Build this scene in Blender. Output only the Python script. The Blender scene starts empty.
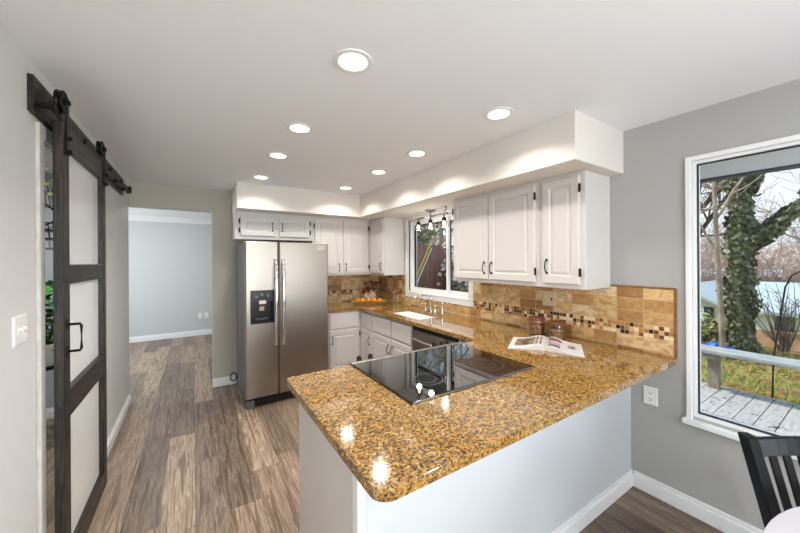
import bpy, bmesh, math, random
from mathutils import Vector, Matrix
R = math.radians
sc = bpy.context.scene
COL = sc.collection
rnd = random.Random(7)

# ------------------------------------------------------------------ camera
cam_d = bpy.data.cameras.new('camera')
cam = bpy.data.objects.new('camera', cam_d); COL.objects.link(cam)
cam_d.sensor_fit = 'HORIZONTAL'; cam_d.sensor_width = 36.0
cam_d.lens = 320.486 / 800 * 36.0
cam_d.shift_y = -(266.5 - 260.408) / 800
cam_d.clip_start = 0.05; cam_d.clip_end = 400
cam.matrix_world = (Matrix.Translation((0, 0, 1.55)) @ Matrix.Rotation(-0.572, 4, 'Z')
                    @ Matrix.Rotation(R(90), 4, 'X') @ Matrix.Rotation(-0.006, 4, 'Z'))
sc.camera = cam

# ------------------------------------------------------------------ exposure
vs = sc.view_settings
vs.view_transform = 'Standard'; vs.look = 'None'; vs.gamma = 1.0; vs.use_curve_mapping = False
vs.exposure = 0.34
sc.cycles.use_denoising = True
sc.cycles.max_bounces = 10; sc.cycles.diffuse_bounces = 6; sc.cycles.transparent_max_bounces = 16
sc.cycles.sample_clamp_indirect = 6.0
sc.cycles.caustics_reflective = False; sc.cycles.caustics_refractive = False

# ------------------------------------------------------------------ sky
SKY = 1.0
world = bpy.data.worlds.new('sky'); sc.world = world; world.use_nodes = True
wn, wl = world.node_tree.nodes, world.node_tree.links
wn.clear()
w_out = wn.new('ShaderNodeOutputWorld'); w_bg = wn.new('ShaderNodeBackground')
w_tc = wn.new('ShaderNodeTexCoord'); w_sep = wn.new('ShaderNodeSeparateXYZ')
w_r = wn.new('ShaderNodeValToRGB'); w_n = wn.new('ShaderNodeTexNoise'); w_r2 = wn.new('ShaderNodeValToRGB')
w_mx = wn.new('ShaderNodeMix'); w_mx.data_type = 'RGBA'
w_r.color_ramp.elements[0].position = 0.0; w_r.color_ramp.elements[0].color = (.88, .92, .95, 1)
w_r.color_ramp.elements[1].position = 0.6; w_r.color_ramp.elements[1].color = (.42, .66, .92, 1)
e = w_r.color_ramp.elements.new(.2); e.color = (.56, .79, .96, 1)
w_n.inputs['Scale'].default_value = 3.2; w_n.inputs['Detail'].default_value = 6; w_n.inputs['Roughness'].default_value = .6
w_r2.color_ramp.elements[0].position = .50; w_r2.color_ramp.elements[1].position = .72
w_mx.inputs[7].default_value = (.95, .96, .98, 1)
w_bg.inputs['Strength'].default_value = SKY
wl.new(w_tc.outputs['Generated'], w_sep.inputs[0]); wl.new(w_sep.outputs['Z'], w_r.inputs[0])
wl.new(w_tc.outputs['Generated'], w_n.inputs['Vector']); wl.new(w_n.outputs['Fac'], w_r2.inputs[0])
wl.new(w_r2.outputs[0], w_mx.inputs[0]); wl.new(w_r.outputs[0], w_mx.inputs[6])
wl.new(w_mx.outputs[2], w_bg.inputs['Color']); wl.new(w_bg.outputs[0], w_out.inputs[0])

# ------------------------------------------------------------------ sun and large lights
def light(name, kind, loc, energy, color=(1, 1, 1), rot=None, size=None, size_y=None, shape=None, to=None):
    d = bpy.data.lights.new(name, kind); d.energy = energy; d.color = color
    o = bpy.data.objects.new(name, d); COL.objects.link(o); o.location = loc
    if kind == 'AREA':
        d.shape = shape or ('RECTANGLE' if size_y else 'SQUARE'); d.size = size
        if size_y: d.size_y = size_y
    if to is not None:
        o.rotation_euler = Vector(to).to_track_quat('-Z', 'Y').to_euler()
    return o
sun = light('sun', 'SUN', (0, 0, 20), 3.7, (1, .95, .88), to=(.30, -.55, -.78)); sun.data.angle = R(3)
LAMP = 4.8            # W for one recessed lamp
LAMP_COL = (1, .945, .89)
# added fill lights outside made-up, unseen openings: patio doors, side window, far room
light('patio_fill', 'AREA', (.35, -3.42, 1.15), 96, (.87, .935, 1), size=1.5, size_y=2.0, to=(0, 1, 0.02))
light('side_fill', 'AREA', (2.72, -2.15, 1.40), 105, (.87, .935, 1), size=1.5, size_y=1.5, to=(-1, 0, 0))
light('far_room_fill', 'AREA', (-2.92, 6.3, 1.45), 82, (.90, .95, 1), size=1.3, size_y=1.9, to=(1, 0, .05))
# portals guide the sky's own light through the two kitchen windows
for nm, yy, zz, wy, wz in (('sky_portal_dining', -.14, 1.36, 1.6, 1.5), ('sky_portal_sink', 3.11, 1.61, 1.1, .95)):
    l_ = light(nm, 'AREA', (2.72, yy, zz), 1, size=wz, size_y=wy, to=(-1, 0, 0)); l_.data.cycles.is_portal = True

# ================================================================== helpers
class MB:
    """collects shapes that become ONE mesh"""
    def __init__(s): s.bm = bmesh.new(); s.slot = 0
    def _f(s, vs):
        try:
            f = s.bm.faces.new(vs); f.material_index = s.slot; return f
        except ValueError: return None
    def box(s, x0, x1, y0, y1, z0, z1, M=None):
        c = [Vector((x, y, z)) for x in (x0, x1) for y in (y0, y1) for z in (z0, z1)]
        if M: c = [M @ p for p in c]
        v = [s.bm.verts.new(p) for p in c]
        for q in ((0, 1, 3, 2), (4, 6, 7, 5), (0, 4, 5, 1), (2, 3, 7, 6), (0, 2, 6, 4), (1, 5, 7, 3)): s._f([v[i] for i in q])
        return s
    def prism(s, pts, z0, z1, M=None):
        M = M or Matrix()
        a = [s.bm.verts.new(M @ Vector((p[0], p[1], z0))) for p in pts]
        b = [s.bm.verts.new(M @ Vector((p[0], p[1], z1))) for p in pts]
        n = len(pts)
        s._f(a[::-1]); s._f(b)
        for i in range(n): s._f([a[i], a[(i + 1) % n], b[(i + 1) % n], b[i]])
        return s
    def lathe(s, prof, n=24, M=None):
        """prof: (radius, z) list from bottom to top"""
        M = M or Matrix(); rings = []
        for r, z in prof:
            if r < 1e-6: rings.append([s.bm.verts.new(M @ Vector((0, 0, z)))])
            else: rings.append([s.bm.verts.new(M @ Vector((r * math.cos(2 * math.pi * i / n), r * math.sin(2 * math.pi * i / n), z))) for i in range(n)])
        for a, b in zip(rings, rings[1:]):
            for i in range(n):
                j = (i + 1) % n
                if len(a) == 1 and len(b) == 1: continue
                if len(a) == 1: s._f([a[0], b[j], b[i]])
                elif len(b) == 1: s._f([a[i], a[j], b[0]])
                else: s._f([a[i], a[j], b[j], b[i]])
        return s
    def cyl(s, r, z0, z1, n=20, M=None):
        return s.lathe([(0, z0), (r, z0), (r, z1), (0, z1)], n, M)
    def tube(s, pts, r, n=8, cap=True):
        pts = [Vector(p) for p in pts]; rr = r if isinstance(r, (list, tuple)) else [r] * len(pts)
        rings = []; up = None
        for i, p in enumerate(pts):
            t = (pts[min(i + 1, len(pts) - 1)] - pts[max(i - 1, 0)])
            t = t.normalized() if t.length > 1e-9 else Vector((0, 0, 1))
            if up is None:
                up = Vector((0, 0, 1)) if abs(t.z) < .9 else Vector((1, 0, 0))
            a = t.cross(up)
            if a.length < 1e-6: a = t.cross(Vector((0, 1, 0)))
            a.normalize(); b = t.cross(a).normalized(); up = -b if False else up
            rings.append([s.bm.verts.new(p + rr[i] * (math.cos(2 * math.pi * k / n) * a + math.sin(2 * math.pi * k / n) * b)) for k in range(n)])
        for a, b in zip(rings, rings[1:]):
            for k in range(n): s._f([a[k], a[(k + 1) % n], b[(k + 1) % n], b[k]])
        if cap:
            s._f(rings[0][::-1]); s._f(rings[-1])
        return s
    def rings(s, rects, M=None, back=True):
        """nested rectangles (u0,u1,v0,v1,depth) joined into a stepped front; first is the back outline"""
        M = M or Matrix(); rr = []
        for u0, u1, v0, v1, d in rects:
            rr.append([s.bm.verts.new(M @ Vector(p)) for p in ((u0, v0, d), (u1, v0, d), (u1, v1, d), (u0, v1, d))])
        for a, b in zip(rr, rr[1:]):
            for i in range(4): s._f([a[i], a[(i + 1) % 4], b[(i + 1) % 4], b[i]])
        s._f(rr[-1])
        if back: s._f(rr[0][::-1])
        return s
    def sphere(s, c, r, nu=12, nv=8, sc_=(1, 1, 1)):
        M = Matrix.Translation(c) @ Matrix.Diagonal((sc_[0], sc_[1], sc_[2], 1))
        prof = [(r * math.sin(math.pi * i / nv), -r * math.cos(math.pi * i / nv)) for i in range(nv + 1)]
        prof[0] = (0, -r); prof[-1] = (0, r)
        return s.lathe(prof, nu, M)

def mesh_of(name, mb, mats, off=None, smooth=None):
    bmesh.ops.recalc_face_normals(mb.bm, faces=mb.bm.faces)
    if off is not None and off.length > 0: bmesh.ops.translate(mb.bm, verts=mb.bm.verts, vec=-off)
    me = bpy.data.meshes.new(name)
    if smooth is not None:
        for f in mb.bm.faces: f.smooth = True
        for e_ in mb.bm.edges:
            e_.smooth = not (len(e_.link_faces) == 2 and e_.calc_face_angle(0) > smooth)
    mb.bm.to_mesh(me); mb.bm.free()
    for m in (mats if isinstance(mats, (list, tuple)) else [mats]): me.materials.append(m)
    return me

def tag(o, label=None, cat=None, group=None, kind=None):
    if label: o['label'] = label
    if cat: o['category'] = cat
    if group: o['group'] = group
    if kind: o['kind'] = kind
    return o
OFF = {}
def thing(name, label, cat, loc=(0, 0, 0), group=None, rotz=0):
    o = bpy.data.objects.new(name, None); COL.objects.link(o)
    o.empty_display_size = .05
    o.location = loc; o.rotation_euler = (0, 0, rotz)
    OFF[o] = Vector(loc)
    return tag(o, label, cat, group)
def obj(name, mb, mat, parent=None, bevel=0, seg=2, smooth=None, local=False, label=None):
    """one mesh object; coordinates are world coordinates unless local"""
    off = Vector((0, 0, 0))
    if parent is not None and not local: off = OFF.get(parent, Vector((0, 0, 0)))
    me = mesh_of(name, mb, mat, off, smooth)
    o = bpy.data.objects.new(name, me); COL.objects.link(o)
    if parent is not None: o.parent = parent
    OFF[o] = off
    if bevel:
        b = o.modifiers.new('bevel', 'BEVEL'); b.width = bevel; b.segments = seg; b.limit_method = 'ANGLE'; b.angle_limit = R(40)
        b.harden_normals = False
    if label: o['label'] = label
    return o
def single(name, label, cat, mb, mat, group=None, **k):
    return tag(obj(name, mb, mat, **k), label, cat, group)
def struct(name, mb, mat, parent=None, **k):
    o = obj(name, mb, mat, parent, **k)
    if parent is None: o['kind'] = 'structure'
    return o
def dup(root, loc, label=None, group=None, rotz=None, scale=None):
    r = root.copy(); COL.objects.link(r); r.location = loc
    if rotz is not None: r.rotation_euler = (0, 0, rotz)
    if scale is not None: r.scale = (scale,) * 3 if not isinstance(scale, tuple) else scale
    if label: r['label'] = label
    if group: r['group'] = group
    for ch in list(root.children):
        c = ch.copy(); COL.objects.link(c); c.parent = r
        for g in ch.children:
            d = g.copy(); COL.objects.link(d); d.parent = c
    return r

# ================================================================== materials
def lin(c):
    f = lambda v: v / 12.92 if v <= .04045 else ((v + .055) / 1.055) ** 2.4
    return tuple(f(x / 255.) for x in c) + (1,)
MATS = {}
def mat(name, rgb, rough=.5, metal=0., spec=None, coat=0., coat_rough=.05, emit=None, strength=0., bump=None, vary=None, aniso=None):
    m = bpy.data.materials.new(name); m.use_nodes = True
    nt = m.node_tree; b = nt.nodes['Principled BSDF']
    b.inputs['Base Color'].default_value = lin(rgb); b.inputs['Roughness'].default_value = rough
    b.inputs['Metallic'].default_value = metal
    if spec is not None: b.inputs['Specular IOR Level'].default_value = spec
    if coat: b.inputs['Coat Weight'].default_value = coat; b.inputs['Coat Roughness'].default_value = coat_rough
    if emit is not None:
        b.inputs['Emission Color'].default_value = lin(emit); b.inputs['Emission Strength'].default_value = strength
    if vary:      # (second colour, scale, (sx,sy,sz))
        tc = nt.nodes.new('ShaderNodeTexCoord'); mp = nt.nodes.new('ShaderNodeMapping'); n = nt.nodes.new('ShaderNodeTexNoise')
        mx = nt.nodes.new('ShaderNodeMix'); mx.data_type = 'RGBA'
        r = nt.nodes.new('ShaderNodeValToRGB'); r.color_ramp.elements[0].position = .35; r.color_ramp.elements[1].position = .65
        mp.inputs['Scale'].default_value = vary[2] if len(vary) > 2 else (1, 1, 1)
        n.inputs['Scale'].default_value = vary[1]; n.inputs['Detail'].default_value = 6
        nt.links.new(tc.outputs['Object'], mp.inputs[0]); nt.links.new(mp.outputs[0], n.inputs['Vector'])
        nt.links.new(n.outputs['Fac'], r.inputs[0]); nt.links.new(r.outputs[0], mx.inputs[0])
        mx.inputs[6].default_value = lin(rgb); mx.inputs[7].default_value = lin(vary[0])
        nt.links.new(mx.outputs[2], b.inputs['Base Color'])
    if bump:      # (scale, strength, (sx,sy,sz))
        tc = nt.nodes.new('ShaderNodeTexCoord'); mp = nt.nodes.new('ShaderNodeMapping'); n = nt.nodes.new('ShaderNodeTexNoise'); bp = nt.nodes.new('ShaderNodeBump')
        mp.inputs['Scale'].default_value = bump[2] if len(bump) > 2 else (1, 1, 1)
        n.inputs['Scale'].default_value = bump[0]; n.inputs['Detail'].default_value = 4
        bp.inputs['Strength'].default_value = bump[1]; bp.inputs['Distance'].default_value = .01
        nt.links.new(tc.outputs['Object'], mp.inputs[0]); nt.links.new(mp.outputs[0], n.inputs['Vector'])
        nt.links.new(n.outputs['Fac'], bp.inputs['Height']); nt.links.new(bp.outputs[0], b.inputs['Normal'])
    MATS[name] = m
    return m
class NT:
    """small node-tree writer"""
    def __init__(s, m): s.t = m.node_tree; s.b = s.t.nodes['Principled BSDF']
    def n(s, k, **kw):
        x = s.t.nodes.new('ShaderNode' + k)
        for a, v in kw.items(): setattr(x, a, v)
        return x
    def l(s, a, b): s.t.links.new(a, b)
    def math(s, op, a, b=None):
        x = s.n('Math', operation=op)
        for i, v in enumerate((a, b)):
            if v is None: continue
            if isinstance(v, (int, float)): x.inputs[i].default_value = v
            else: s.l(v, x.inputs[i])
        return x.outputs[0]
    def ramp(s, fac, stops, interp='LINEAR'):
        x = s.n('ValToRGB'); cr = x.color_ramp; cr.interpolation = interp
        while len(cr.elements) < len(stops): cr.elements.new(.5)
        for e_, (p, c) in zip(cr.elements, stops): e_.position = p; e_.color = lin(c)
        s.l(fac, x.inputs[0]); return x.outputs[0]
    def mix(s, fac, a, b, blend='MIX'):
        x = s.n('Mix'); x.data_type = 'RGBA'; x.blend_type = blend
        for i, v in ((0, fac), (6, a), (7, b)):
            if isinstance(v, (int, float)): x.inputs[i].default_value = v
            elif isinstance(v, tuple): x.inputs[i].default_value = lin(v)
            else: s.l(v, x.inputs[i])
        return x.outputs[2]
    def noise(s, vec, scale, detail=4, rough=.5, dist=0.):
        x = s.n('TexNoise'); x.inputs['Scale'].default_value = scale; x.inputs['Detail'].default_value = detail
        x.inputs['Roughness'].default_value = rough; x.inputs['Distortion'].default_value = dist
        s.l(vec, x.inputs['Vector']); return x.outputs['Fac']
    def coord(s): return s.n('TexCoord').outputs['Object']
    def mapped(s, vec, scale=(1, 1, 1)):
        x = s.n('Mapping'); x.inputs['Scale'].default_value = scale; s.l(vec, x.inputs[0]); return x.outputs[0]
    def bump(s, h, strength, dist=.005):
        x = s.n('Bump'); x.inputs['Strength'].default_value = strength; x.inputs['Distance'].default_value = dist
        s.l(h, x.inputs['Height']); s.l(x.outputs[0], s.b.inputs['Normal'])

WALL = mat('wall_paint_greige', (174, 173, 170), .75, bump=(180, .04))
WALL_B = mat('wall_paint_back', (186, 182, 169), .75, bump=(180, .04))
WALL_L = mat('wall_paint_hall', (214, 214, 212), .6, bump=(160, .05))
WALL_SIDE = mat('wall_paint_side_room', (170, 182, 188), .8)
CASING = mat('casing_worn_white', (212, 209, 203), .5, vary=((196, 190, 182), 12, (6, 6, 1)))
WALL_FAR = mat('wall_paint_pale_blue_grey', (196, 200, 200), .8)
CEIL = mat('ceiling_white', (243, 244, 246), .85, bump=(90, .05))
SOFFIT = mat('soffit_white', (228, 222, 214), .8)
TRIM = mat('trim_white_gloss', (238, 238, 238), .35)
PENW = mat('peninsula_paint', (204, 208, 212), .5, bump=(120, .03))
CAB = mat('cabinet_white_paint', (214, 209, 205), .40)
CABIN = mat('toe_kick_grey', (120, 116, 110), .6)  # plain darker grey for the toe kicks
HARD = mat('dark_bronze', (48, 44, 40), .35, .8)
BLACKM = mat('black_iron', (22, 21, 21), .45, .6)
STEEL = mat('stainless_steel', (164, 155, 145), .33, 1., bump=(1.3, .10, (5, 5, .22)))
CHROME = mat('chrome', (225, 225, 225), .08, 1.)
FRSIDE = mat('fridge_grey_side', (88, 90, 92), .4, .3)
BLACKP = mat('black_plastic', (14, 14, 15), .25)
BLACKG = mat('black_glass', (6, 7, 9), .03, coat=1., coat_rough=.02)
WHITEP = mat('white_plastic', (238, 238, 234), .35)
ALMOND = mat('almond_plastic', (214, 196, 158), .4)
SINKW = mat('white_porcelain', (244, 244, 242), .15)
VINYL = mat('window_vinyl_white', (240, 240, 240), .35)
GASKET = mat('black_gasket', (28, 32, 40), .5)
ENAM = mat('black_painted_wood', (7, 7, 8), .32, spec=.16)
TABLEW = mat('table_white', (200, 197, 202), .35)
JARLID = mat('jar_lid_wood', (122, 66, 36), .45)
JARFILL = mat('jar_filling', (168, 124, 84), .9, vary=((96, 62, 38), 60))
TRAYM = mat('tray_tan', (176, 140, 84), .5)
ORANGE = mat('orange_skin', (236, 150, 34), .45, bump=(60, .2))
VASEM = mat('vase_speckled_cream', (214, 196, 170), .6, vary=((190, 164, 132), 30))
BERRY = mat('dark_red_berries', (120, 30, 30), .4)
LEAFD = mat('dark_burgundy_leaf', (74, 32, 30), .6)
STEMM = mat('twig_brown', (70, 50, 36), .8)
PAPER = mat('magazine_paper', (214, 210, 208), .5)
LEAFG = mat('house_plant_leaf', (38, 104, 40), .45, vary=((70, 150, 60), 14))
FROST = mat('door_panel_white', (246, 247, 247), .22, coat=.3)
# barn wood
BARN = mat('barn_door_dark_stain', (50, 42, 36), .40, spec=.4)
t = NT(BARN); v = t.coord()
g1 = t.noise(t.mapped(v, (26, 26, 2.2)), 2.2, 6, .6, 1.6); g2 = t.noise(t.mapped(v, (3, 3, 3)), 2, 3)
t.l(t.mix(t.math('MULTIPLY', g2, .6), t.ramp(g1, [(.34, (10, 8, 7)), (.5, (36, 28, 23)), (.64, (74, 60, 50))]), (28, 23, 20)), t.b.inputs['Base Color'])
t.bump(g1, .3)
BARNH = mat('barn_rail_dark_stain', (50, 42, 36), .40, spec=.4)
t = NT(BARNH); v = t.coord()
g1 = t.noise(t.mapped(v, (26, 2.2, 26)), 2.2, 6, .6, 1.6)
t.l(t.ramp(g1, [(.34, (10, 8, 7)), (.5, (36, 28, 23)), (.64, (74, 60, 50))]), t.b.inputs['Base Color']); t.bump(g1, .3)
# granite
GRAN = mat('gold_granite', (190, 140, 60), .10, coat=.6, coat_rough=.04)
t = NT(GRAN); v = t.coord()
n1 = t.noise(v, 62, 6, .7); n2 = t.noise(v, 9, 3, .5); n3 = t.noise(v, 105, 4, .6); n4 = t.noise(v, 38, 5, .7, .6)
base = t.ramp(n1, [(.30, (62, 42, 22)), (.42, (138, 98, 48)), (.50, (180, 138, 72)), (.58, (204, 170, 112)), (.68, (222, 204, 166))])
base = t.mix(t.math('MULTIPLY', n2, .55), base, t.ramp(n3, [(.38, (160, 116, 46)), (.62, (210, 166, 86))]))
sp = t.ramp(n3, [(.515, (0, 0, 0)), (.575, (255, 255, 255))])
base = t.mix(t.math('MULTIPLY', sp, .92), base, (40, 30, 20))
sp2 = t.ramp(n4, [(.535, (0, 0, 0)), (.61, (255, 255, 255))])
base = t.mix(t.math('MULTIPLY', sp2, .75), base, (84, 58, 34))
base = t.mix(1., base, (240, 236, 230), 'MULTIPLY')
t.l(base, t.b.inputs['Base Color'])
# plank floor (boards run along Y)
FLOOR = mat('vinyl_plank_floor', (120, 106, 92), .35)
t = NT(FLOOR); v = t.coord()
sx = t.n('SeparateXYZ'); t.l(v, sx.inputs[0]); X, Y = sx.outputs['X'], sx.outputs['Y']
PW, PL = .182, 1.22
row = t.math('FLOOR', t.math('DIVIDE', X, PW))
wn1 = t.n('TexWhiteNoise', noise_dimensions='1D'); t.l(row, wn1.inputs['W'])
ys = t.math('ADD', t.math('DIVIDE', Y, PL), wn1.outputs['Value'])
cellc = t.n('CombineXYZ'); t.l(row, cellc.inputs[0]); t.l(t.math('FLOOR', ys), cellc.inputs[1])
wn2 = t.n('TexWhiteNoise', noise_dimensions='3D'); t.l(cellc.outputs[0], wn2.inputs['Vector'])
pr = wn2.outputs['Value']
off = t.n('CombineXYZ'); t.l(t.math('MULTIPLY', pr, 17.), off.inputs[0]); t.l(t.math('MULTIPLY', pr, 31.), off.inputs[1])
va = t.n('VectorMath', operation='ADD'); t.l(v, va.inputs[0]); t.l(off.outputs[0], va.inputs[1])
gr = t.noise(t.mapped(va.outputs[0], (17, .85, 1)), 1.6, 8, .66, 1.5)
gf = t.noise(t.mapped(va.outputs[0], (110, 2.6, 1)), 1.5, 5, .65, .3)
col = t.ramp(gr, [(.28, (88, 72, 60)), (.42, (138, 120, 104)), (.49, (164, 148, 132)), (.53, (206, 194, 180)), (.57, (160, 144, 128)), (.64, (176, 160, 144)), (.74, (112, 95, 82))])
col = t.mix(t.math('MULTIPLY', t.ramp(gf, [(.42, (0, 0, 0)), (.62, (255, 255, 255))]), .5), col, (92, 76, 62))
tone = t.ramp(pr, [(0, (148, 136, 126)), (.35, (186, 174, 162)), (.6, (222, 208, 194)), (1, (255, 244, 228))])
col = t.mix(.85, col, tone, 'MULTIPLY')
fx = t.math('FRACT', t.math('DIVIDE', X, PW)); fy = t.math('FRACT', ys)
seam = t.math('MAXIMUM', t.math('LESS_THAN', fx, .014), t.math('LESS_THAN', fy, .0022))
col = t.mix(t.math('MULTIPLY', seam, .6), col, (50, 42, 36))
t.l(col, t.b.inputs['Base Color']); t.bump(gr, .12)
t.l(t.math('ADD', t.math('MULTIPLY', gr, .25), .24), t.b.inputs['Roughness'])
# travertine tiles with the mosaic band; axis = which world axis runs along the wall
def tile_mat(name, axis):
    m = mat(name, (190, 150, 100), .42, coat=.12); t = NT(m); v = t.coord()
    sx = t.n('SeparateXYZ'); t.l(v, sx.inputs[0]); A, Z = sx.outputs[axis], sx.outputs['Z']
    a = t.math('DIVIDE', t.math('SUBTRACT', A, .757), .160); z = t.math('DIVIDE', t.math('SUBTRACT', Z, .947), .0835)
    def cells(a, z, grout):
        c = t.n('CombineXYZ'); t.l(t.math('FLOOR', a), c.inputs[0]); t.l(t.math('FLOOR', z), c.inputs[1])
        w = t.n('TexWhiteNoise', noise_dimensions='3D'); t.l(c.outputs[0], w.inputs['Vector'])
        fa, fz = t.math('FRACT', a), t.math('FRACT', z)
        g = t.math('MAXIMUM', t.math('LESS_THAN', fa, grout[0]), t.math('LESS_THAN', fz, grout[1]))
        return w.outputs['Value'], g
    w1, g1 = cells(a, z, (.022, .045))
    off = t.n('CombineXYZ'); t.l(t.math('MULTIPLY', w1, 40.), off.inputs[0])
    va = t.n('VectorMath', operation='ADD'); t.l(v, va.inputs[0]); t.l(off.outputs[0], va.inputs[1])
    nn = t.noise(t.mapped(va.outputs[0], (1, 1, 1.6)), 16, 6, .65, .8); n2 = t.noise(va.outputs[0], 70, 4, .7)
    c1 = t.ramp(w1, [(0, (152, 108, 60)), (.22, (194, 150, 92)), (.5, (218, 182, 126)), (.75, (238, 214, 172)), (1, (228, 188, 120))])
    c1 = t.mix(t.math('MULTIPLY', t.ramp(nn, [(.42, (0, 0, 0)), (.62, (255, 255, 255))]), .6), c1, (148, 100, 54))
    c1 = t.mix(t.math('MULTIPLY', t.ramp(n2, [(.55, (0, 0, 0)), (.7, (255, 255, 255))]), .35), c1, (232, 206, 164))
    c1 = t.mix(g1, c1, (206, 178, 136))
    am = t.math('DIVIDE', A, .0278); zm = t.math('MULTIPLY', z, 3.)
    w2, g2 = cells(am, zm, (.10, .10))
    c2 = t.ramp(w2, [(0, (24, 18, 16)), (.16, (122, 62, 30)), (.26, (170, 120, 66)), (.45, (214, 180, 128)), (.66, (236, 214, 174)), (.86, (190, 132, 76))], 'CONSTANT')
    c2 = t.mix(g2, c2, (206, 180, 140))
    band = t.math('MULTIPLY', t.math('GREATER_THAN', z, 1.), t.math('LESS_THAN', z, 2.))
    t.l(t.mix(band, c1, c2), t.b.inputs['Base Color'])
    gg = t.n('Mix'); t.l(band, gg.inputs[0]); t.l(g1, gg.inputs[2]); t.l(g2, gg.inputs[3])
    t.bump(t.math('SUBTRACT', t.math('MULTIPLY', nn, .3), gg.outputs[0]), .35, .004)
    return m
TILE_Y = tile_mat('travertine_side_wall', 'Y'); TILE_X = tile_mat('travertine_back_wall', 'X')
TILE_EDGE = mat('tile_edge_liner', (150, 104, 62), .5, vary=((120, 78, 44), 30))
# glass
def glass(name, tint=(1, 1, 1), refl=1.0, rough=.0):
    m = bpy.data.materials.new(name); m.use_nodes = True; nt = m.node_tree; nt.nodes.clear()
    o = nt.nodes.new('ShaderNodeOutputMaterial'); tr = nt.nodes.new('ShaderNodeBsdfTransparent'); gl = nt.nodes.new('ShaderNodeBsdfGlossy')
    mx = nt.nodes.new('ShaderNodeMixShader'); lw = nt.nodes.new('ShaderNodeLayerWeight'); lw.inputs[0].default_value = .5
    pw = nt.nodes.new('ShaderNodeMath'); pw.operation = 'POWER'; pw.inputs[1].default_value = 4.
    mu = nt.nodes.new('ShaderNodeMath'); mu.operation = 'MULTIPLY_ADD'; mu.inputs[1].default_value = .6 * refl; mu.inputs[2].default_value = .03 * refl
    tr.inputs[0].default_value = tint + (1,); gl.inputs['Roughness'].default_value = rough
    nt.links.new(lw.outputs['Facing'], pw.inputs[0]); nt.links.new(pw.outputs[0], mu.inputs[0]); nt.links.new(mu.outputs[0], mx.inputs[0])
    nt.links.new(tr.outputs[0], mx.inputs[1]); nt.links.new(gl.outputs[0], mx.inputs[2]); nt.links.new(mx.outputs[0], o.inputs[0])
    return m
GLASS = glass('window_glass', (.985, .99, .99), .5); JARGL = glass('jar_glass', (.95, .95, .94), 1.2)
LENS = mat('lamp_lens', (255, 250, 240), .5, emit=(255, 244, 226), strength=7.)
BULB = mat('lamp_bulb', (255, 246, 230), .5, emit=(255, 240, 214), strength=5.)
RINGM = mat('lamp_ring_white', (236, 234, 230), .4)
# outdoors
DECKM = mat('weathered_grey_deck_paint', (170, 174, 178), .85, spec=.1)
t = NT(DECKM); v = t.coord()
n1 = t.noise(t.mapped(v, (2, 14, 2)), 3, 6, .6); n2 = t.noise(v, 14, 5, .6)
c = t.ramp(n1, [(.35, (158, 158, 158)), (.65, (184, 183, 182))])
c = t.mix(t.ramp(n2, [(.60, (0, 0, 0)), (.66, (255, 255, 255))]), c, (84, 80, 76))
t.l(c, t.b.inputs['Base Color'])
BENCHM = mat('bench_grey_paint', (164, 170, 170), .6, vary=((146, 152, 150), 6)); POSTM = mat('post_weathered_wood', (150, 138, 122), .8, vary=((120, 108, 94), 8, (4, 4, 1)))
LAWN = mat('lawn', (120, 124, 62), .95)
t = NT(LAWN); v = t.coord()
n1 = t.noise(v, .9, 6, .62); n2 = t.noise(v, 6, 5, .7)
c = t.ramp(n1, [(.35, (84, 104, 40)), (.48, (150, 142, 76)), (.58, (120, 128, 56)), (.70, (150, 116, 74))])
c = t.mix(t.math('MULTIPLY', t.ramp(n2, [(.5, (0, 0, 0)), (.68, (255, 255, 255))]), .6), c, (164, 124, 84))
t.l(c, t.b.inputs['Base Color'])
BARK = mat('bark_grey_brown', (112, 96, 84), .9, vary=((78, 64, 54), 5, (6, 6, 1)))
BIRCH = mat('bark_pale', (178, 158, 140), .85, vary=((130, 110, 96), 4, (3, 3, 1)))
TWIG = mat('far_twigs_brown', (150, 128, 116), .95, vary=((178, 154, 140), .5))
IVY = mat('ivy_leaf', (38, 50, 28), .45, vary=((124, 128, 88), 14))
IVY2 = mat('bush_leaf', (88, 112, 52), .6, vary=((150, 150, 84), 5))
PALEB = mat('dry_bush_grey', (176, 170, 164), .9, vary=((232, 228, 222), 7))
FENCEM = mat('fence_red_brown', (176, 128, 112), .85, vary=((146, 100, 88), 3, (6, 6, .5)))
SIDING = mat('siding_white', (226, 226, 224), .7); ROOFM = mat('roof_blue_grey', (176, 188, 194), .8, vary=((170, 182, 188), 3))
BRICKM = mat('tan_brick', (196, 158, 126), .85, vary=((176, 130, 100), 4)); WINDARK = mat('dark_window_pane', (44, 52, 58), .1)
BLUET = mat('blue_tarp', (34, 84, 170), .5); YELLOW = mat('yellow_paint', (255, 214, 50), .5); STONE = mat('pale_stone', (206, 198, 186), .8)
LITTER = mat('leaf_litter', (156, 112, 72), .9, vary=((120, 84, 56), 8))

# ================================================================== the room
XL, XR, YB, YS_ = -.598, 2.529, 4.562, -3.2     # left, right, back and rear wall planes
H = 2.44
b = MB()
b.box(-2.8, 3.0, -3.4, 8.2, -.12, 0)
struct('floor', b, FLOOR)
b = MB(); b.box(-2.8, 2.85, -3.4, 8.2, H, H + .14); struct('ceiling', b, CEIL)
# left wall with the opening behind the barn door
OY0, OY1, OZ = 2.152, 2.90, 2.12
b = MB(); b.box(XL - .13, XL, YS_ - .13, OY0, 0, H); b.box(XL - .13, XL, OY1, YB, 0, H); b.box(XL - .13, XL, OY0, OY1, OZ, H)
struct('wall_left', b, WALL_L)
# back wall with the doorway to the far room
b = MB(); b.box(.19, XR + .13, YB, YB + .12, 0, H); b.box(XL - .13, .19, YB, YB + .12, 2.165, H)
struct('wall_back', b, WALL_B)
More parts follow.
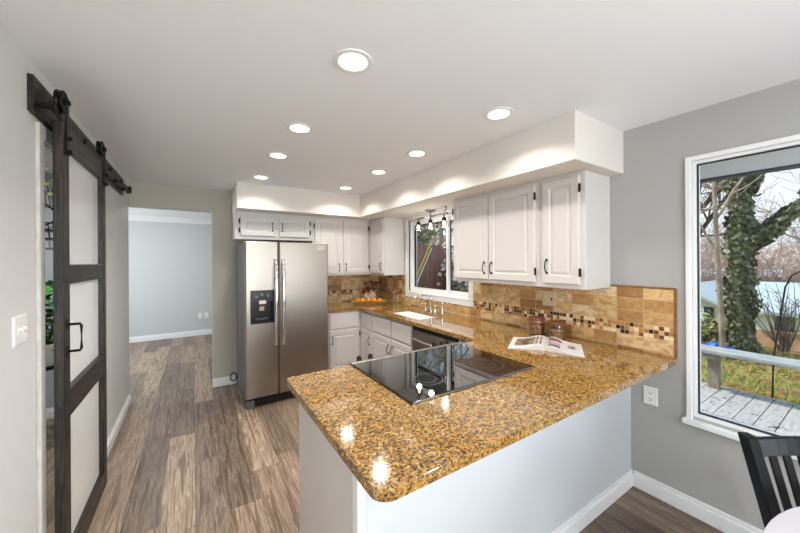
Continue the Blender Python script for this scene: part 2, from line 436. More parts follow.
# right wall with the two windows and an unseen third added for fill light
W1 = (2.53, 3.70, 1.115, 2.10); W3 = (-2.95, -1.35, .60, 2.135); W2 = (-.95, .672, .60, 2.135)
b = MB(); T = XR + .14
b.box(XR, T, YS_ - .13, W3[0], 0, H); b.box(XR, T, W3[0], W3[1], 0, W3[2]); b.box(XR, T, W3[0], W3[1], W3[3], H); b.box(XR, T, W3[1], W2[0], 0, H); b.box(XR, T, W2[0], W2[1], 0, W2[2]); b.box(XR, T, W2[0], W2[1], W2[3], H)
b.box(XR, T, W2[1], W1[0], 0, H); b.box(XR, T, W1[0], W1[1], 0, W1[2]); b.box(XR, T, W1[0], W1[1], W1[3], H); b.box(XR, T, W1[1], YB, 0, H)
struct('wall_right', b, WALL)
# rear wall (behind the photographer) with patio doors added to let fill light in
b = MB(); b.box(XL, -.45, YS_ - .13, YS_, 0, H); b.box(1.15, XR, YS_ - .13, YS_, 0, H); b.box(-.45, 1.15, YS_ - .13, YS_, 2.18, H)
struct('wall_rear', b, WALL)
b = MB()
for x in (-.45, .31, 1.07): b.box(x, x + .08, YS_ - .09, YS_ - .03, 0, 2.18)
b.box(-.37, 1.07, YS_ - .09, YS_ - .03, 2.10, 2.18); b.box(-.37, 1.07, YS_ - .09, YS_ - .03, 0, .08)
pd = struct('added_patio_door', b, VINYL)
b = MB(); b.box(-.37, .31, YS_ - .065, YS_ - .055, .08, 2.10); b.box(.39, 1.07, YS_ - .065, YS_ - .055, .08, 2.10); obj('glass', b, GLASS, pd)
# far room and side room shells
FY = 7.966
b = MB(); b.box(-2.7, 2.65, FY, FY + .1, 0, H); struct('wall_far_room', b, WALL_FAR)
b = MB(); b.box(-2.8, -2.7, YB + .12, 5.3, 0, H); b.box(-2.8, -2.7, 7.3, FY, 0, H); b.box(-2.8, -2.7, 5.3, 7.3, 0, .75); b.box(-2.8, -2.7, 5.3, 7.3, 2.12, H); struct('wall_far_room_left', b, WALL_FAR)  # window opening added so fill light reaches the far room
b = MB(); b.box(2.53, 2.65, YB + .12, FY, 0, H); struct('wall_far_room_right', b, WALL_FAR)
b = MB(); b.box(-2.8, XL - .13, YB, YB + .12, 0, H); struct('wall_side_room_back', b, WALL_SIDE)
b = MB(); b.box(-2.8, -2.7, 1.0, YB, 0, H); b.box(-2.7, XL - .13, .9, 1.0, 0, H); struct('wall_side_room', b, WALL_SIDE)
def baseboard(name, segs):
    b = MB()
    for (x0, y0, x1, y1, nx, ny) in segs:      # wall line and room-side normal
        t0, t1 = .016, .009
        b.box(min(x0, x1, x0 + nx * t0, x1 + nx * t0), max(x0, x1, x0 + nx * t0, x1 + nx * t0), min(y0, y1, y0 + ny * t0, y1 + ny * t0), max(y0, y1, y0 + ny * t0, y1 + ny * t0), 0, .082)
        b.box(min(x0, x1, x0 + nx * t1, x1 + nx * t1), max(x0, x1, x0 + nx * t1, x1 + nx * t1), min(y0, y1, y0 + ny * t1, y1 + ny * t1), max(y0, y1, y0 + ny * t1, y1 + ny * t1), .082, .108)
    return struct(name, b, TRIM, bevel=.003, seg=1)
PX0, PY0 = .462, .998       # peninsula faces
baseboard('baseboard_left', [(XL, OY1 + .08, XL, YB, 1, 0), (XL, YS_, XL, OY0 - .08, 1, 0)])
baseboard('baseboard_right', [(XR, YS_, XR, PY0 - .016, -1, 0)])
baseboard('baseboard_back', [(.19, YB, .44, YB, 0, -1)])
baseboard('baseboard_peninsula', [(PX0 + .03, PY0, XR, PY0, 0, -1)])
baseboard('baseboard_far', [(-2.7, FY, 2.53, FY, 0, -1)])
baseboard('baseboard_side_room', [(-2.7, YB, XL - .13, YB, 0, -1)])
# crown in the far room
b = MB(); M = Matrix(((0, 0, 1, 0), (1, 0, 0, FY), (0, 1, 0, H), (0, 0, 0, 1)))
b.prism([(0, 0), (-.085, 0), (-.085, -.012), (-.02, -.075), (-.012, -.095), (0, -.095)], -2.7, 2.53, M)
struct('trim_1', b, TRIM)
# casing of the opening behind the barn door
b = MB()
b.box(XL - .13, XL + .016, OY0 - .056, OY0, 0, OZ + .065); b.box(XL - .13, XL + .016, OY1, OY1 + .065, 0, OZ + .065); b.box(XL - .13, XL + .016, OY0, OY1, OZ, OZ + .065)
b2 = MB(); b2.box(XL + .0005, XL + .016, OY0 - .056, OY0, 0, OZ + .065); b2.box(XL + .0005, XL + .016, OY1, OY1 + .065, 0, OZ + .065); b2.box(XL + .0005, XL + .016, OY0, OY1, OZ, OZ + .065)
b2.box(XL - .13, XL + .0005, OY0, OY0 + .012, 0, OZ); b2.box(XL - .13, XL + .0005, OY1 - .012, OY1, 0, OZ); b2.box(XL - .13, XL + .0005, OY0 + .012, OY1 - .012, OZ - .012, OZ)
struct('trim_2', b2, CASING, bevel=.002, seg=1)
# soffit above the cabinets
SX, SYE, SYB, SZ, SXE = 1.911, 1.034, 3.973, 2.146, .407
b = MB()
pts = [(SXE, YB), (SXE, SYB), (SX, SYB), (SX, SYE), (XR, SYE), (XR, YB)]
b.prism(pts, SZ, H)
struct('ceiling_soffit', b, SOFFIT, bevel=.004, seg=2)

# ------------------------------------------------------------------ windows
def window_sink():
    y0, y1, z0, z1 = W1
    b = MB()        # casing on the wall face
    b.box(XR - .018, XR + .02, y0 - .066, y0, z0, SZ - .002); b.box(XR - .018, XR + .02, y1, y1 + .07, z0, SZ - .002)
    b.box(XR - .018, XR + .02, y0, y1, z1, SZ - .002)
    w = struct('window_1', b, TRIM, bevel=.003, seg=1)
    b = MB(); b.box(XR - .018, XR + .02, y0 - .066, y1 + .07, z0 - .07, z0 - .001); b.box(XR - .024, XR + .02, y0 - .02, y1 + .02, z0 - .012, z0 + .006); obj('window_sill', b, TRIM, w, bevel=.003)
    b = MB(); x0, x1 = XR + .02, XR + .12
    for a, c in ((y0, y0 + .03), (y1 - .03, y1)): b.box(x0, x1, a, c, z0, z1)
    b.box(x0, x1, y0 + .03, y1 - .03, z0, z0 + .03); b.box(x0, x1, y0 + .03, y1 - .03, z1 - .03, z1)
    obj('window_frame', b, VINYL, w)
    ym = 2.955
    for n, (a, c, x) in enumerate(((ym - .03, y1 - .03, XR + .045), (y0 + .03, ym + .04, XR + .085))):
        b = MB(); s = .038
        b.box(x, x + .03, a, a + s, z0 + .03, z1 - .03); b.box(x, x + .03, c - s, c, z0 + .03, z1 - .03)
        b.box(x, x + .03, a + s, c - s, z0 + .03, z0 + .03 + s); b.box(x, x + .03, a + s, c - s, z1 - .03 - s, z1 - .03)
        sh = obj('sash', b, VINYL, w)
        b = MB(); g = .016
        A, C, Z0, Z1 = a + s, c - s, z0 + .03 + s, z1 - .03 - s
        b.box(x + .004, x + .026, A, A + g, Z0, Z1); b.box(x + .004, x + .026, C - g, C, Z0, Z1); b.box(x + .004, x + .026, A + g, C - g, Z0, Z0 + .006); b.box(x + .004, x + .026, A + g, C - g, Z1 - g, Z1)
        obj('gasket', b, GASKET, sh)
        b = MB(); b.box(x + .012, x + .017, A + g, C - g, Z0 + .006, Z1 - g); obj('pane', b, GLASS, sh)
window_sink()
def window_dining(name, W):
    y0, y1, z0, z1 = W
    b = MB(); c = .028
    b.box(XR - .016, XR + .02, y1, y1 + c, z0 - .02, z1 + c); b.box(XR - .016, XR + .02, y0 - c, y0, z0 - .02, z1 + c); b.box(XR - .016, XR + .02, y0, y1, z1, z1 + c)
    w = struct(name, b, TRIM, bevel=.004, seg=2)
    b = MB(); b.box(XR - .034, XR + .004, y0 - .045, y1 + .045, z0 - .050, z0 - .016); obj('window_sill', b, TRIM, w, bevel=.006)
    b = MB(); x0, x1 = XR + .004, XR + .08; s = .018
    b.box(x0, x1, y0, y0 + s, z0 - .015, z1); b.box(x0, x1, y1 - s, y1, z0 - .015, z1); b.box(x0, x1, y0 + s, y1 - s, z0 - .015, z0 + .018); b.box(x0, x1, y0 + s, y1 - s, z1 - s, z1)
    obj('window_frame', b, VINYL, w)
    b = MB(); g = .006; A, C, Z0, Z1 = y0 + s, y1 - s, z0 + .018, z1 - s
    b.box(XR + .02, XR + .04, A, A + g, Z0, Z1); b.box(XR + .02, XR + .04, C - g, C, Z0, Z1); b.box(XR + .02, XR + .04, A + g, C - g, Z0, Z0 + g); b.box(XR + .02, XR + .04, A + g, C - g, Z1 - g, Z1)
    obj('gasket', b, GASKET, w)
    b = MB(); b.box(XR + .028, XR + .034, A + g, C - g, Z0 + g, Z1 - g); obj('pane', b, GLASS, w)
window_dining('window_2', W2); window_dining('added_window', W3)  # the second is an unseen window, added for its fill light

# ================================================================== cabinets
# frames: M maps (u along the face, v up, n outward) to the world
def face_x(x):      # face looking towards -X, u = -Y  (u0 at the far end seen from the room)
    return Matrix(((0, 0, -1, x), (-1, 0, 0, 0), (0, 1, 0, 0), (0, 0, 0, 1)))
def face_y(y):      # face looking towards -Y, u = X
    return Matrix(((1, 0, 0, 0), (0, 0, -1, y), (0, 1, 0, 0), (0, 0, 0, 1)))
def panel_door(M, u0, u1, v0, v1, t=.02, st=.055):
    b = MB(); i = lambda k, d: (u0 + k, u1 - k, v0 + k, v1 - k, d)
    b.rings([i(0, .0005), i(0, t - .004), i(.004, t), i(st, t), i(st + .006, t - .007), i(st + .014, t - .007), i(st + .030, t - .001), i(st + .034, t - .001)], M)
    return b
def slab(M, u0, u1, v0, v1, t=.02):
    b = MB(); i = lambda k, d: (u0 + k, u1 - k, v0 + k, v1 - k, d)
    b.rings([i(0, .0005), i(0, t - .006), i(.007, t)], M); return b
def pull(M, u, v, t=.02, h=.095):
    b = MB(); pts = []
    for k in range(9):
        a = k / 8; pts.append(M @ Vector((u, v - h / 2 + h * a, t + .004 + .024 * math.sin(math.pi * a) ** .6)))
    b.tube(pts, [.0065, .0045, .004, .004, .0045, .004, .004, .0045, .0065], 8)
    for s in (-1, 1):
        b.cyl(.009, t - .0005, t + .007, 10, M @ Matrix.Translation((u, v + s * h / 2, 0)))
    return b
def hinge(M, u, v, t=.02):
    b = MB(); b.box(u - .008, u + .008, v - .026, v + .026, t - .0003, t + .003, M)
    b.cyl(.0045, -.030, .030, 8, M @ Matrix.Translation((u, v, t + .004)) @ Matrix.Rotation(R(-90), 4, 'X'))
    return b
def cabinet(name, label, group, body_boxes, doors, drawers=(), root=None, toe=None):
    """doors: (M,u0,u1,v0,v1,handle (u,v) or None,[hinge (u,v)...])"""
    bb = body_boxes[0]
    t_ = thing(name, label, 'cabinet', ((bb[0] + bb[1]) / 2, (bb[2] + bb[3]) / 2, bb[4]), group)
    b = MB()
    for q in body_boxes: b.box(*q)
    obj('cabinet_body', b, CAB, t_, bevel=.002, seg=1)
    if toe: obj('toe_kick', MB().box(*toe), CABIN, t_)
    for d in drawers:
        obj('drawer_front', slab(*d), CAB, t_)
    for (M, u0, u1, v0, v1, hd, hs) in doors:
        d = obj('door', panel_door(M, u0, u1, v0, v1, st=min(.055, (u1 - u0) * .2)), CAB, t_)
        if hd: obj('handle', pull(M, *hd), HARD, d, smooth=R(50))
        for h in hs: obj('hinge', hinge(M, *h), HARD, d)
    return t_
UF = 2.195; BF = 4.225; UB = 1.345
MX, MY = face_x(UF), face_y(BF)
UG = 'white wall cabinets'
e = .001
cabinet('wall_cabinet', 'white single-door wall cabinet at the open end of the row, nearest the big window', UG, [(UF, XR - e, 1.122, 1.458, UB, SZ - e)],
        [(MX, -1.428, -1.160, 1.378, 2.118, (-1.392, 1.50), [(-1.152, 2.03), (-1.152, 1.46)])])
cabinet('wall_cabinet', 'white wall cabinet with a pair of wide doors, just beside the sink window', UG, [(UF, XR - e, 1.460, 2.415, UB, SZ - e)],
        [(MX, -2.392, -1.954, 1.378, 2.118, (-1.992, 1.48), [(-2.400, 1.47), (-2.400, 2.03)]), (MX, -1.944, -1.494, 1.378, 2.118, (-1.910, 1.48), [(-1.487, 2.03), (-1.487, 1.46)])])
cabinet('wall_cabinet', 'white single-door wall cabinet in the far corner, left of the sink window', UG, [(UF, XR - e, 3.80, YB - e, UB, SZ - e)],
        [(MX, -4.195, -3.825, 1.378, 2.118, (-3.862, 1.47), [(-4.205, 2.02), (-4.205, 1.46)])])
cabinet('wall_cabinet', 'white wall cabinet with two tall doors on the back wall, right of the refrigerator', UG, [(1.332, UF - e, BF, YB - e, UB, SZ - e)],
        [(MY, 1.362, 1.732, 1.378, 2.112, (1.700, 1.46), [(1.352, 2.02), (1.352, 1.46)]), (MY, 1.772, 2.155, 1.378, 2.112, (1.803, 1.46), [(2.163, 2.02), (2.163, 1.46)])])
cabinet('wall_cabinet', 'short white two-door wall cabinet mounted above the refrigerator', UG, [(SXE + .005, 1.330, BF, YB - e, 1.815, SZ - e)],
        [(MY, .467, .853, 1.858, 2.088, (.824, 1.972), [(.457, 2.03), (.457, 1.92)]), (MY, .910, 1.288, 1.855, 2.100, (.940, 1.975), [(1.298, 2.04), (1.298, 1.92)])])
# base cabinets
CF, CB = 1.895, 3.925; BZ = .893
MXb, MYb = face_x(CF), face_y(CB)
BG = 'white base cabinets'
cabinet('base_cabinet', 'white base cabinet with one door and drawer on the back wall beside the refrigerator', BG, [(1.42, CF - e, CB, YB - e, .10, BZ)],
        [(MYb, 1.452, 1.858, .13, .650, (1.482, .53), [(1.868, .58), (1.868, .22)])], [(MYb, 1.452, 1.858, .672, .868)], toe=(1.43, CF - .002, CB + .05, YB - e, 0, .0995))
cabinet('base_cabinet', 'narrow white base cabinet with one door in the corner of the counter run', BG, [(CF, XR - e, 3.585, YB - e, .10, BZ)],
        [(MXb, -3.895, -3.605, .13, .650, (-3.635, .53), [])], [(MXb, -3.895, -3.605, .672, .868)], toe=(CF + .05, XR - e, 3.59, YB - e, 0, .0995))
sb = cabinet('base_cabinet', 'white sink base cabinet with two doors under two false drawer fronts', BG, [(CF, CF + .02, 2.708, 3.583, .10, BZ), (CF + .02, XR - e, 2.708, 2.724, .10, BZ), (CF + .02, XR - e, 3.567, 3.583, .10, BZ), (CF + .02, XR - e, 2.724, 3.567, .10, .12)],
        [(MXb, -3.550, -3.140, .13, .650, (-3.170, .53), []), (MXb, -3.110, -2.725, .13, .650, (-3.080, .53), [])], [(MXb, -3.550, -3.140, .672, .868), (MXb, -3.110, -2.725, .672, .868)], toe=(CF + .05, XR - e, 2.71, 3.58, 0, .0995))
cabinet('base_cabinet', 'narrow white filler base cabinet between dishwasher and peninsula corner', BG, [(CF, XR - e, 1.742, 2.030, .10, BZ)],
        [(MXb, -2.015, -1.80, .13, .650, (-1.985, .53), [])], [(MXb, -2.015, -1.80, .672, .868)], toe=(CF + .05, XR - e, 1.745, 2.03, 0, .0995))
# peninsula: knee wall with the base cabinets behind it
p = thing('peninsula_base', 'white painted peninsula base with a corner post under the granite top', 'kitchen island', (1.5, 1.37, 0))
b = MB(); b.box(PX0 + .035, XR - e, PY0, PY0 + .10, 0, .8945); obj('front_panel', b, PENW, p, bevel=.002, seg=1)
b = MB(); b.box(PX0 + .006, PX0 + .03, PY0 + .045, 1.735, 0, .8945); b.box(PX0 + .03, .786, 1.10, 1.735, .0, .8945); obj('end_panel', b, CAB, p, bevel=.002, seg=1)
b = MB(); b.box(1.642, XR - e, 1.10, 1.735, 0, .8945); obj('cabinet_body', b, CAB, p)
b = MB(); b.box(PX0, PX0 + .034, PY0 - .006, PY0 + .04, 0, .8945); obj('corner_trim', b, TRIM, p, bevel=.006, seg=3)

# ------------------------------------------------------------------ granite top
CZ0, CZ1 = .895, .931
CXe, CYe, CYi = .407, .743, 1.760
KX0, KX1, KY0, KY1 = .785, 1.636, 1.131, 1.772
WX = XR - .010 - .001
def arc(cx, cy, r, a0, a1, n=6): return [(cx + r * math.cos(R(a0 + (a1 - a0) * i / n)), cy + r * math.sin(R(a0 + (a1 - a0) * i / n))) for i in range(n + 1)]
r_ = .055
outer = arc(CXe + r_, CYe + r_, r_, 180, 270) + [(WX, CYe), (WX, YB - .011), (1.415, YB - .011), (1.415, 3.889), (1.848, 3.889), (1.848, CYi), (KX1 + .002, CYi), (KX1 + .002, KY0 - .002), (KX0 - .002, KY0 - .002), (KX0 - .002, CYi)] + arc(CXe + .03, CYi - .03, .03, 90, 180, 4)
SK = (1.965, 2.325, 2.70, 3.42)
hole = arc(SK[0] + .04, SK[2] + .04, .04, 180, 270, 4) + arc(SK[1] - .04, SK[2] + .04, .04, 270, 360, 4) + arc(SK[1] - .04, SK[3] - .04, .04, 0, 90, 4) + arc(SK[0] + .04, SK[3] - .04, .04, 90, 180, 4)
def slab_with_hole(outer, holes, z0, z1):
    b = MB(); bm = b.bm; es = []
    for loop in [outer] + holes:
        vs_ = [bm.verts.new((x, y, z1)) for x, y in loop]
        es += [bm.edges.new((vs_[i], vs_[(i + 1) % len(vs_)])) for i in range(len(vs_))]
    bmesh.ops.triangle_fill(bm, use_beauty=True, use_dissolve=False, edges=es)
    r = bmesh.ops.extrude_face_region(bm, geom=list(bm.faces))
    bmesh.ops.translate(bm, verts=[g for g in r['geom'] if isinstance(g, bmesh.types.BMVert)], vec=(0, 0, z0 - z1))
    return b
b = slab_with_hole(outer, [hole], CZ0, CZ1)
ct = single('granite_countertop', 'polished gold and brown speckled granite countertop running round the kitchen and over the peninsula', 'countertop', b, GRAN, bevel=.012, seg=3)

# ------------------------------------------------------------------ backsplash
def splash(name, label, boxes, m, edge):
    b = MB()
    for q in boxes: b.box(*q)
    o = single(name, label, 'backsplash', b, m)
    if edge:
        b = MB()
        for q in edge: b.box(*q)
        obj('edge_liner', b, TILE_EDGE, o, bevel=.003, seg=2)
x0, x1 = XR - .010, XR - .0005
splash('tile_backsplash', 'tan travertine tile backsplash with mosaic band on the wall with the sink window',
       [(x0, x1, .757, 2.462, CZ1 + .001, 1.355), (x0, x1, 2.462, 3.772, CZ1 + .001, 1.043), (x0, x1, 3.772, YB - .011, CZ1 + .001, UB - .001)], TILE_Y,
       [(x0 - .004, x1, .743, .757, CZ1 + .001, 1.367), (x0 - .004, x1, .757, 1.121, 1.355, 1.367)])
splash('tile_backsplash', 'tan travertine tile backsplash with mosaic band on the back wall behind the fruit tray',
       [(1.36, XR - .0115, YB - .010, YB - .0005, CZ1 + .001, UB - .001)], TILE_X, None)

# ------------------------------------------------------------------ sink and faucet
b = MB(); D = .19; q = SK
b.rings([(q[0] - .012, q[1] + .012, q[2] - .012, q[3] + .012, CZ0 - .002), (q[0] + .002, q[1] - .002, q[2] + .002, q[3] - .002, CZ0 - .002), (q[0] + .012, q[1] - .012, q[2] + .012, q[3] - .012, CZ0 - D + .03), (q[0] + .045, q[1] - .045, q[2] + .045, q[3] - .045, CZ0 - D)], back=False)
s_ = single('kitchen_sink', 'white undermount sink basin set in the granite under the window', 'sink', b, SINKW)
b = MB(); b.cyl(.04, CZ0 - D + .0005, CZ0 - D + .004, 20, Matrix.Translation((2.15, 3.06, 0))); obj('drain', b, CHROME, s_)
fx_, fy_ = 2.42, 3.07
f = thing('kitchen_faucet', 'chrome widespread faucet with low arched spout behind the sink', 'faucet', (fx_, fy_, CZ1))
b = MB(); b.lathe([(0, 0), (.026, 0), (.026, .008), (.016, .018), (.015, .12), (.019, .135), (.019, .16), (.012, .185), (.006, .20), (0, .202)], 20, Matrix.Translation((fx_, fy_, CZ1 + .0005))); obj('body', b, CHROME, f, smooth=R(40))
b = MB(); b.tube([(fx_ - .01, fy_, CZ1 + .145), (fx_ - .05, fy_ + .012, CZ1 + .185), (fx_ - .11, fy_ + .03, CZ1 + .202), (fx_ - .17, fy_ + .05, CZ1 + .195), (fx_ - .205, fy_ + .06, CZ1 + .165)], [.013, .012, .011, .011, .012], 12); obj('spout', b, CHROME, f, smooth=R(60))
for dy in (.105, -.085):
    b = MB(); M = Matrix.Translation((fx_, fy_ + dy, CZ1 + .0005)); b.lathe([(0, 0), (.024, 0), (.022, .01), (.013, .02), (.012, .055), (.018, .065), (.016, .08), (0, .085)], 16, M)
    b.tube([(fx_, fy_ + dy, CZ1 + .074), (fx_ - .055, fy_ + dy + .02, CZ1 + .084)], [.007, .005], 8); obj('handle', b, CHROME, f, smooth=R(40))
b = MB(); b.lathe([(0, 0), (.02, 0), (.018, .012), (.012, .03), (.012, .085), (.018, .11), (.016, .125), (0, .13)], 16, Matrix.Translation((fx_, fy_ - .21, CZ1 + .0005))); obj('sprayer', b, CHROME, f, smooth=R(40))

# ------------------------------------------------------------------ dishwasher
d = thing('dishwasher', 'stainless steel dishwasher under the counter between sink cabinet and peninsula', 'dishwasher', (2.2, 2.37, 0))
dy0, dy1 = 2.032, 2.706
obj('cabinet_body', MB().box(CF + .01, XR - .02, dy0, dy1, .02, BZ), BLACKP, d)
b = MB(); b.box(CF - .022, CF + .009, dy0 + .012, dy1 - .012, .12, .845); obj('door', b, STEEL, d, bevel=.005)
b = MB(); b.box(CF - .012, CF + .009, dy0 + .012, dy1 - .012, .848, BZ - .004); obj('control_panel', b, BLACKP, d, bevel=.003)
b = MB(); pts = [(CF - .022 - .045 * math.sin(math.pi * (k / 10)) ** .7, dy0 + .04 + (dy1 - dy0 - .08) * k / 10, .765) for k in range(11)]
b.tube(pts, .013, 10); obj('handle', b, CHROME, d, smooth=R(50))
obj('toe_kick', MB().box(CF + .045, CF + .06, dy0 + .01, dy1 - .01, .0, .11), BLACKP, d)

# ------------------------------------------------------------------ slide-in range with black glass top
g = thing('electric_range', 'slide-in electric range with black glass cooktop set in the peninsula', 'stove', (1.21, 1.45, 0))
obj('body', MB().box(KX0 + .006, KX1 - .002, KY0 + .01, KY1 - .01, .02, .9285), BLACKP, g)
b = MB(); b.prism(arc(KX0 + .02, KY0 + .02, .02, 180, 270, 4) + arc(KX1 - .02, KY0 + .02, .02, 270, 360, 4) + [(KX1, KY1 - .03), (KX0, KY1 - .03)], CZ1 + .001, CZ1 + .010); ck = obj('cooktop_glass', b, BLACKG, g, bevel=.003, seg=2)
for x0_, x1_ in ((KX0 - .006, KX0 + .001), (KX1 - .001, KX1 + .006)):
    b = MB(); b.box(x0_, x1_, KY0 - .004, KY1, CZ1 + .0005, CZ1 + .007); obj('edge_trim', b, BLACKP, g, bevel=.002, seg=1)
b = MB(); b.box(KX0 + .001, KX1 - .001, KY0 - .006, KY0 - .0005, CZ1 + .0005, CZ1 + .008); obj('front_trim', b, STEEL, g, bevel=.002, seg=1, label='bright metal front trim')
b = MB(); b.box(KX0, KX1, KY1 - .029, KY1, CZ1 + .001, CZ1 + .0105); obj('rear_trim', b, STEEL, g, bevel=.003)
b = MB(); My = Matrix(((0, 0, 1, 0), (1, 0, 0, KY1), (0, 1, 0, CZ1), (0, 0, 0, 1)))
b.prism([(.001, .008), (.085, -.03), (.085, -.10), (.001, -.10)], KX0 + .004, KX1 - .004, My); obj('control_panel', b, STEEL, g)
tilt = math.atan2(.038, .084)
for k, x in enumerate((.865, .945, 1.46, 1.535, 1.59)):
    M = Matrix.Translation((x, KY1 + .045, CZ1 - .0115)) @ Matrix.Rotation(-tilt, 4, 'X')
    b = MB(); b.lathe([(0, 0), (.021, 0), (.021, .005), (.016, .008), (.015, .028), (.012, .031), (0, .031)], 18, M); b.box(-.0035, .0035, -.015, .015, .030, .036, M)
    obj('knob', b, HARD, g, smooth=R(35))
obj('oven_door', MB().box(KX0 + .01, KX1 - .01, KY1 - .009, KY1 + .05, .20, .825), STEEL, g, bevel=.006)
b = MB(); b.tube([(KX0 + .06, KY1 + .051, .76), (KX0 + .06, KY1 + .09, .76), (KX1 - .06, KY1 + .09, .76), (KX1 - .06, KY1 + .051, .76)], .011, 10); obj('oven_handle', b, CHROME, g)
RINGG = mat('cooktop_marking', (92, 96, 104), .3)
for x, y, rr in ((1.00, 1.32, .09), (1.42, 1.32, .115), (1.00, 1.58, .075), (1.42, 1.58, .09)):
    b = MB()
    for r1 in (rr, rr * .62): b.lathe([(r1 - .0012, CZ1 + .0101), (r1 - .0012, CZ1 + .0104), (r1 + .0012, CZ1 + .0104), (r1 + .0012, CZ1 + .0101)], 48, Matrix.Translation((x, y, 0)))
    obj('burner_marking', b, RINGG, g)

# ------------------------------------------------------------------ refrigerator
FX0, FX1, FYF = .446, 1.342, 3.655
fr = thing('refrigerator', 'stainless steel side-by-side refrigerator with black water dispenser', 'refrigerator', ((FX0 + FX1) / 2, 4.0, 0))
obj('body', MB().box(FX0 + .002, FX1 - .002, FYF + .07, 4.42, .03, 1.745), FRSIDE, fr, bevel=.004)
MF = face_y(FYF + .066)
SP = .779
dz0, dz1 = .105, 1.760
DX = (.498, .726, .893, 1.238)
b = MB()
b.rings([(FX0, SP - .004, dz0, dz1, 0), (FX0, SP - .004, dz0, dz1, .055), (FX0 + .012, SP - .016, dz0 + .008, dz1 - .008, .066), (DX[0], DX[1], DX[2], DX[3], .066), (DX[0], DX[1], DX[2], DX[3], .012)], MF)
ld = obj('freezer_door', b, STEEL, fr)
b = MB()
b.rings([(SP + .004, FX1, dz0, dz1, 0), (SP + .004, FX1, dz0, dz1, .055), (SP + .016, FX1 - .012, dz0 + .008, dz1 - .008, .066)], MF)
rd = obj('fridge_door', b, STEEL, fr)
# dispenser
b = MB(); q = DX
b.rings([(q[0] - .004, q[1] + .004, q[2] - .004, q[3] + .004, .0661), (q[0] - .004, q[1] + .004, q[2] - .004, q[3] + .004, .070), (q[0] + .012, q[1] - .012, q[2] + .03, q[3] - .115, .070), (q[0] + .02, q[1] - .02, q[2] + .035, q[3] - .118, .016)], MF, back=False)
dp = obj('dispenser', b, BLACKP, fr)
b = MB(); b.box(.588, .636, 1.02, 1.065, .0165, .03, MF); obj('paddle', b, mat('dispenser_paddle', (190, 160, 120), .4), dp)
b = MB(); b.box(.578, .648, 1.096, 1.134, .0702, .072, MF); obj('display', b, mat('dispenser_label', (212, 208, 202), .4), dp)
b = MB(); b.box(.548, .672, .93, .94, .02, .055, MF); obj('drip_tray', b, FRSIDE, dp)
for x, z in ((.552, 1.178), (.608, 1.196), (.668, 1.18)):
    b = MB(); b.cyl(.0125, .0700, .0715, 14, MF @ Matrix.Translation((x, z, 0))); obj('button', b, mat('dispenser_button', (120, 122, 126), .35), dp)
def bow(x, w):
    b = MB(); n = 16; za, zb = .640, 1.572; prev = None; bm = b.bm; rings_ = []
    for k in range(n + 1):
        a = k / n; z = za + (zb - za) * a; o_ = .066 + .012 + .050 * math.sin(math.pi * a) ** .55
        rings_.append([bm.verts.new(MF @ Vector((x + dx, z, o_ + dd))) for dx, dd in ((-w / 2, 0), (-w / 2, .012), (-w / 4, .018), (w / 4, .018), (w / 2, .012), (w / 2, 0))])
    for A, B in zip(rings_, rings_[1:]):
        for k in range(6): b._f([A[k], A[(k + 1) % 6], B[(k + 1) % 6], B[k]])
    b._f(rings_[0][::-1]); b._f(rings_[-1])
    for z in (za, zb): b.box(x - w / 2, x + w / 2, z - .012, z + .012, .0655, .082, MF)
    return b
obj('handle', bow(.744, .030), CHROME, ld, smooth=R(45)); obj('handle', bow(.822, .030), CHROME, rd, smooth=R(45))
b = MB(); b.box(FX0 + .01, FX1 - .01, FYF + .035, FYF + .09, .022, .098); obj('base_grille', b, BLACKP, fr)
b = MB(); b.box(FX0 + .004, FX0 + .085, FYF + .01, FYF + .034, .0, .085); obj('foot_cover', b, FRSIDE, fr, bevel=.004); b = MB(); b.box(FX1 - .085, FX1 - .004, FYF + .01, FYF + .034, .0, .085); obj('foot_cover', b, FRSIDE, fr, bevel=.004)
def text_mesh(name, s, size, M, m, parent, ext=.0006):
    c = bpy.data.curves.new(name, 'FONT'); c.body = s; c.size = size; c.extrude = ext; c.align_x = 'CENTER'; c.align_y = 'CENTER'; c.shear = .25
    o = bpy.data.objects.new(name + '_curve', c); COL.objects.link(o)
    dg = bpy.context.evaluated_depsgraph_get(); me = bpy.data.meshes.new_from_object(o.evaluated_get(dg))
    bpy.data.objects.remove(o); me.transform(Matrix.Translation(-OFF[parent]) @ M); me.materials.append(m)
    o = bpy.data.objects.new(name, me); COL.objects.link(o); o.parent = parent; OFF[o] = OFF[parent]; return o
lg = MB(); lg.box(1.208, 1.300, 1.684, 1.722, .0661, .0672, MF); lo = obj('badge', lg, mat('badge_plate', (206, 200, 192), .3, .8), rd)
text_mesh('badge_lettering', 'Whirlpool', .023, MF @ Matrix.Translation((1.254, 1.703, .0678)), HARD, lo)
# cable at the wall by the refrigerator
b = MB(); b.tube([(.415 + .035 * math.cos(a), YB - .03 - .004 * k / 24, .10 + .05 * math.sin(a)) for k, a in enumerate([2 * math.pi * i / 12 for i in range(26)])], .006, 8)
b.tube([(.45, YB - .034, .10), (.47, YB - .03, .05), (.52, YB - .03, .01)], .006, 8)
single('power_cable', 'coiled black cable hanging low on the wall behind the refrigerator', 'cable', b, BLACKP)

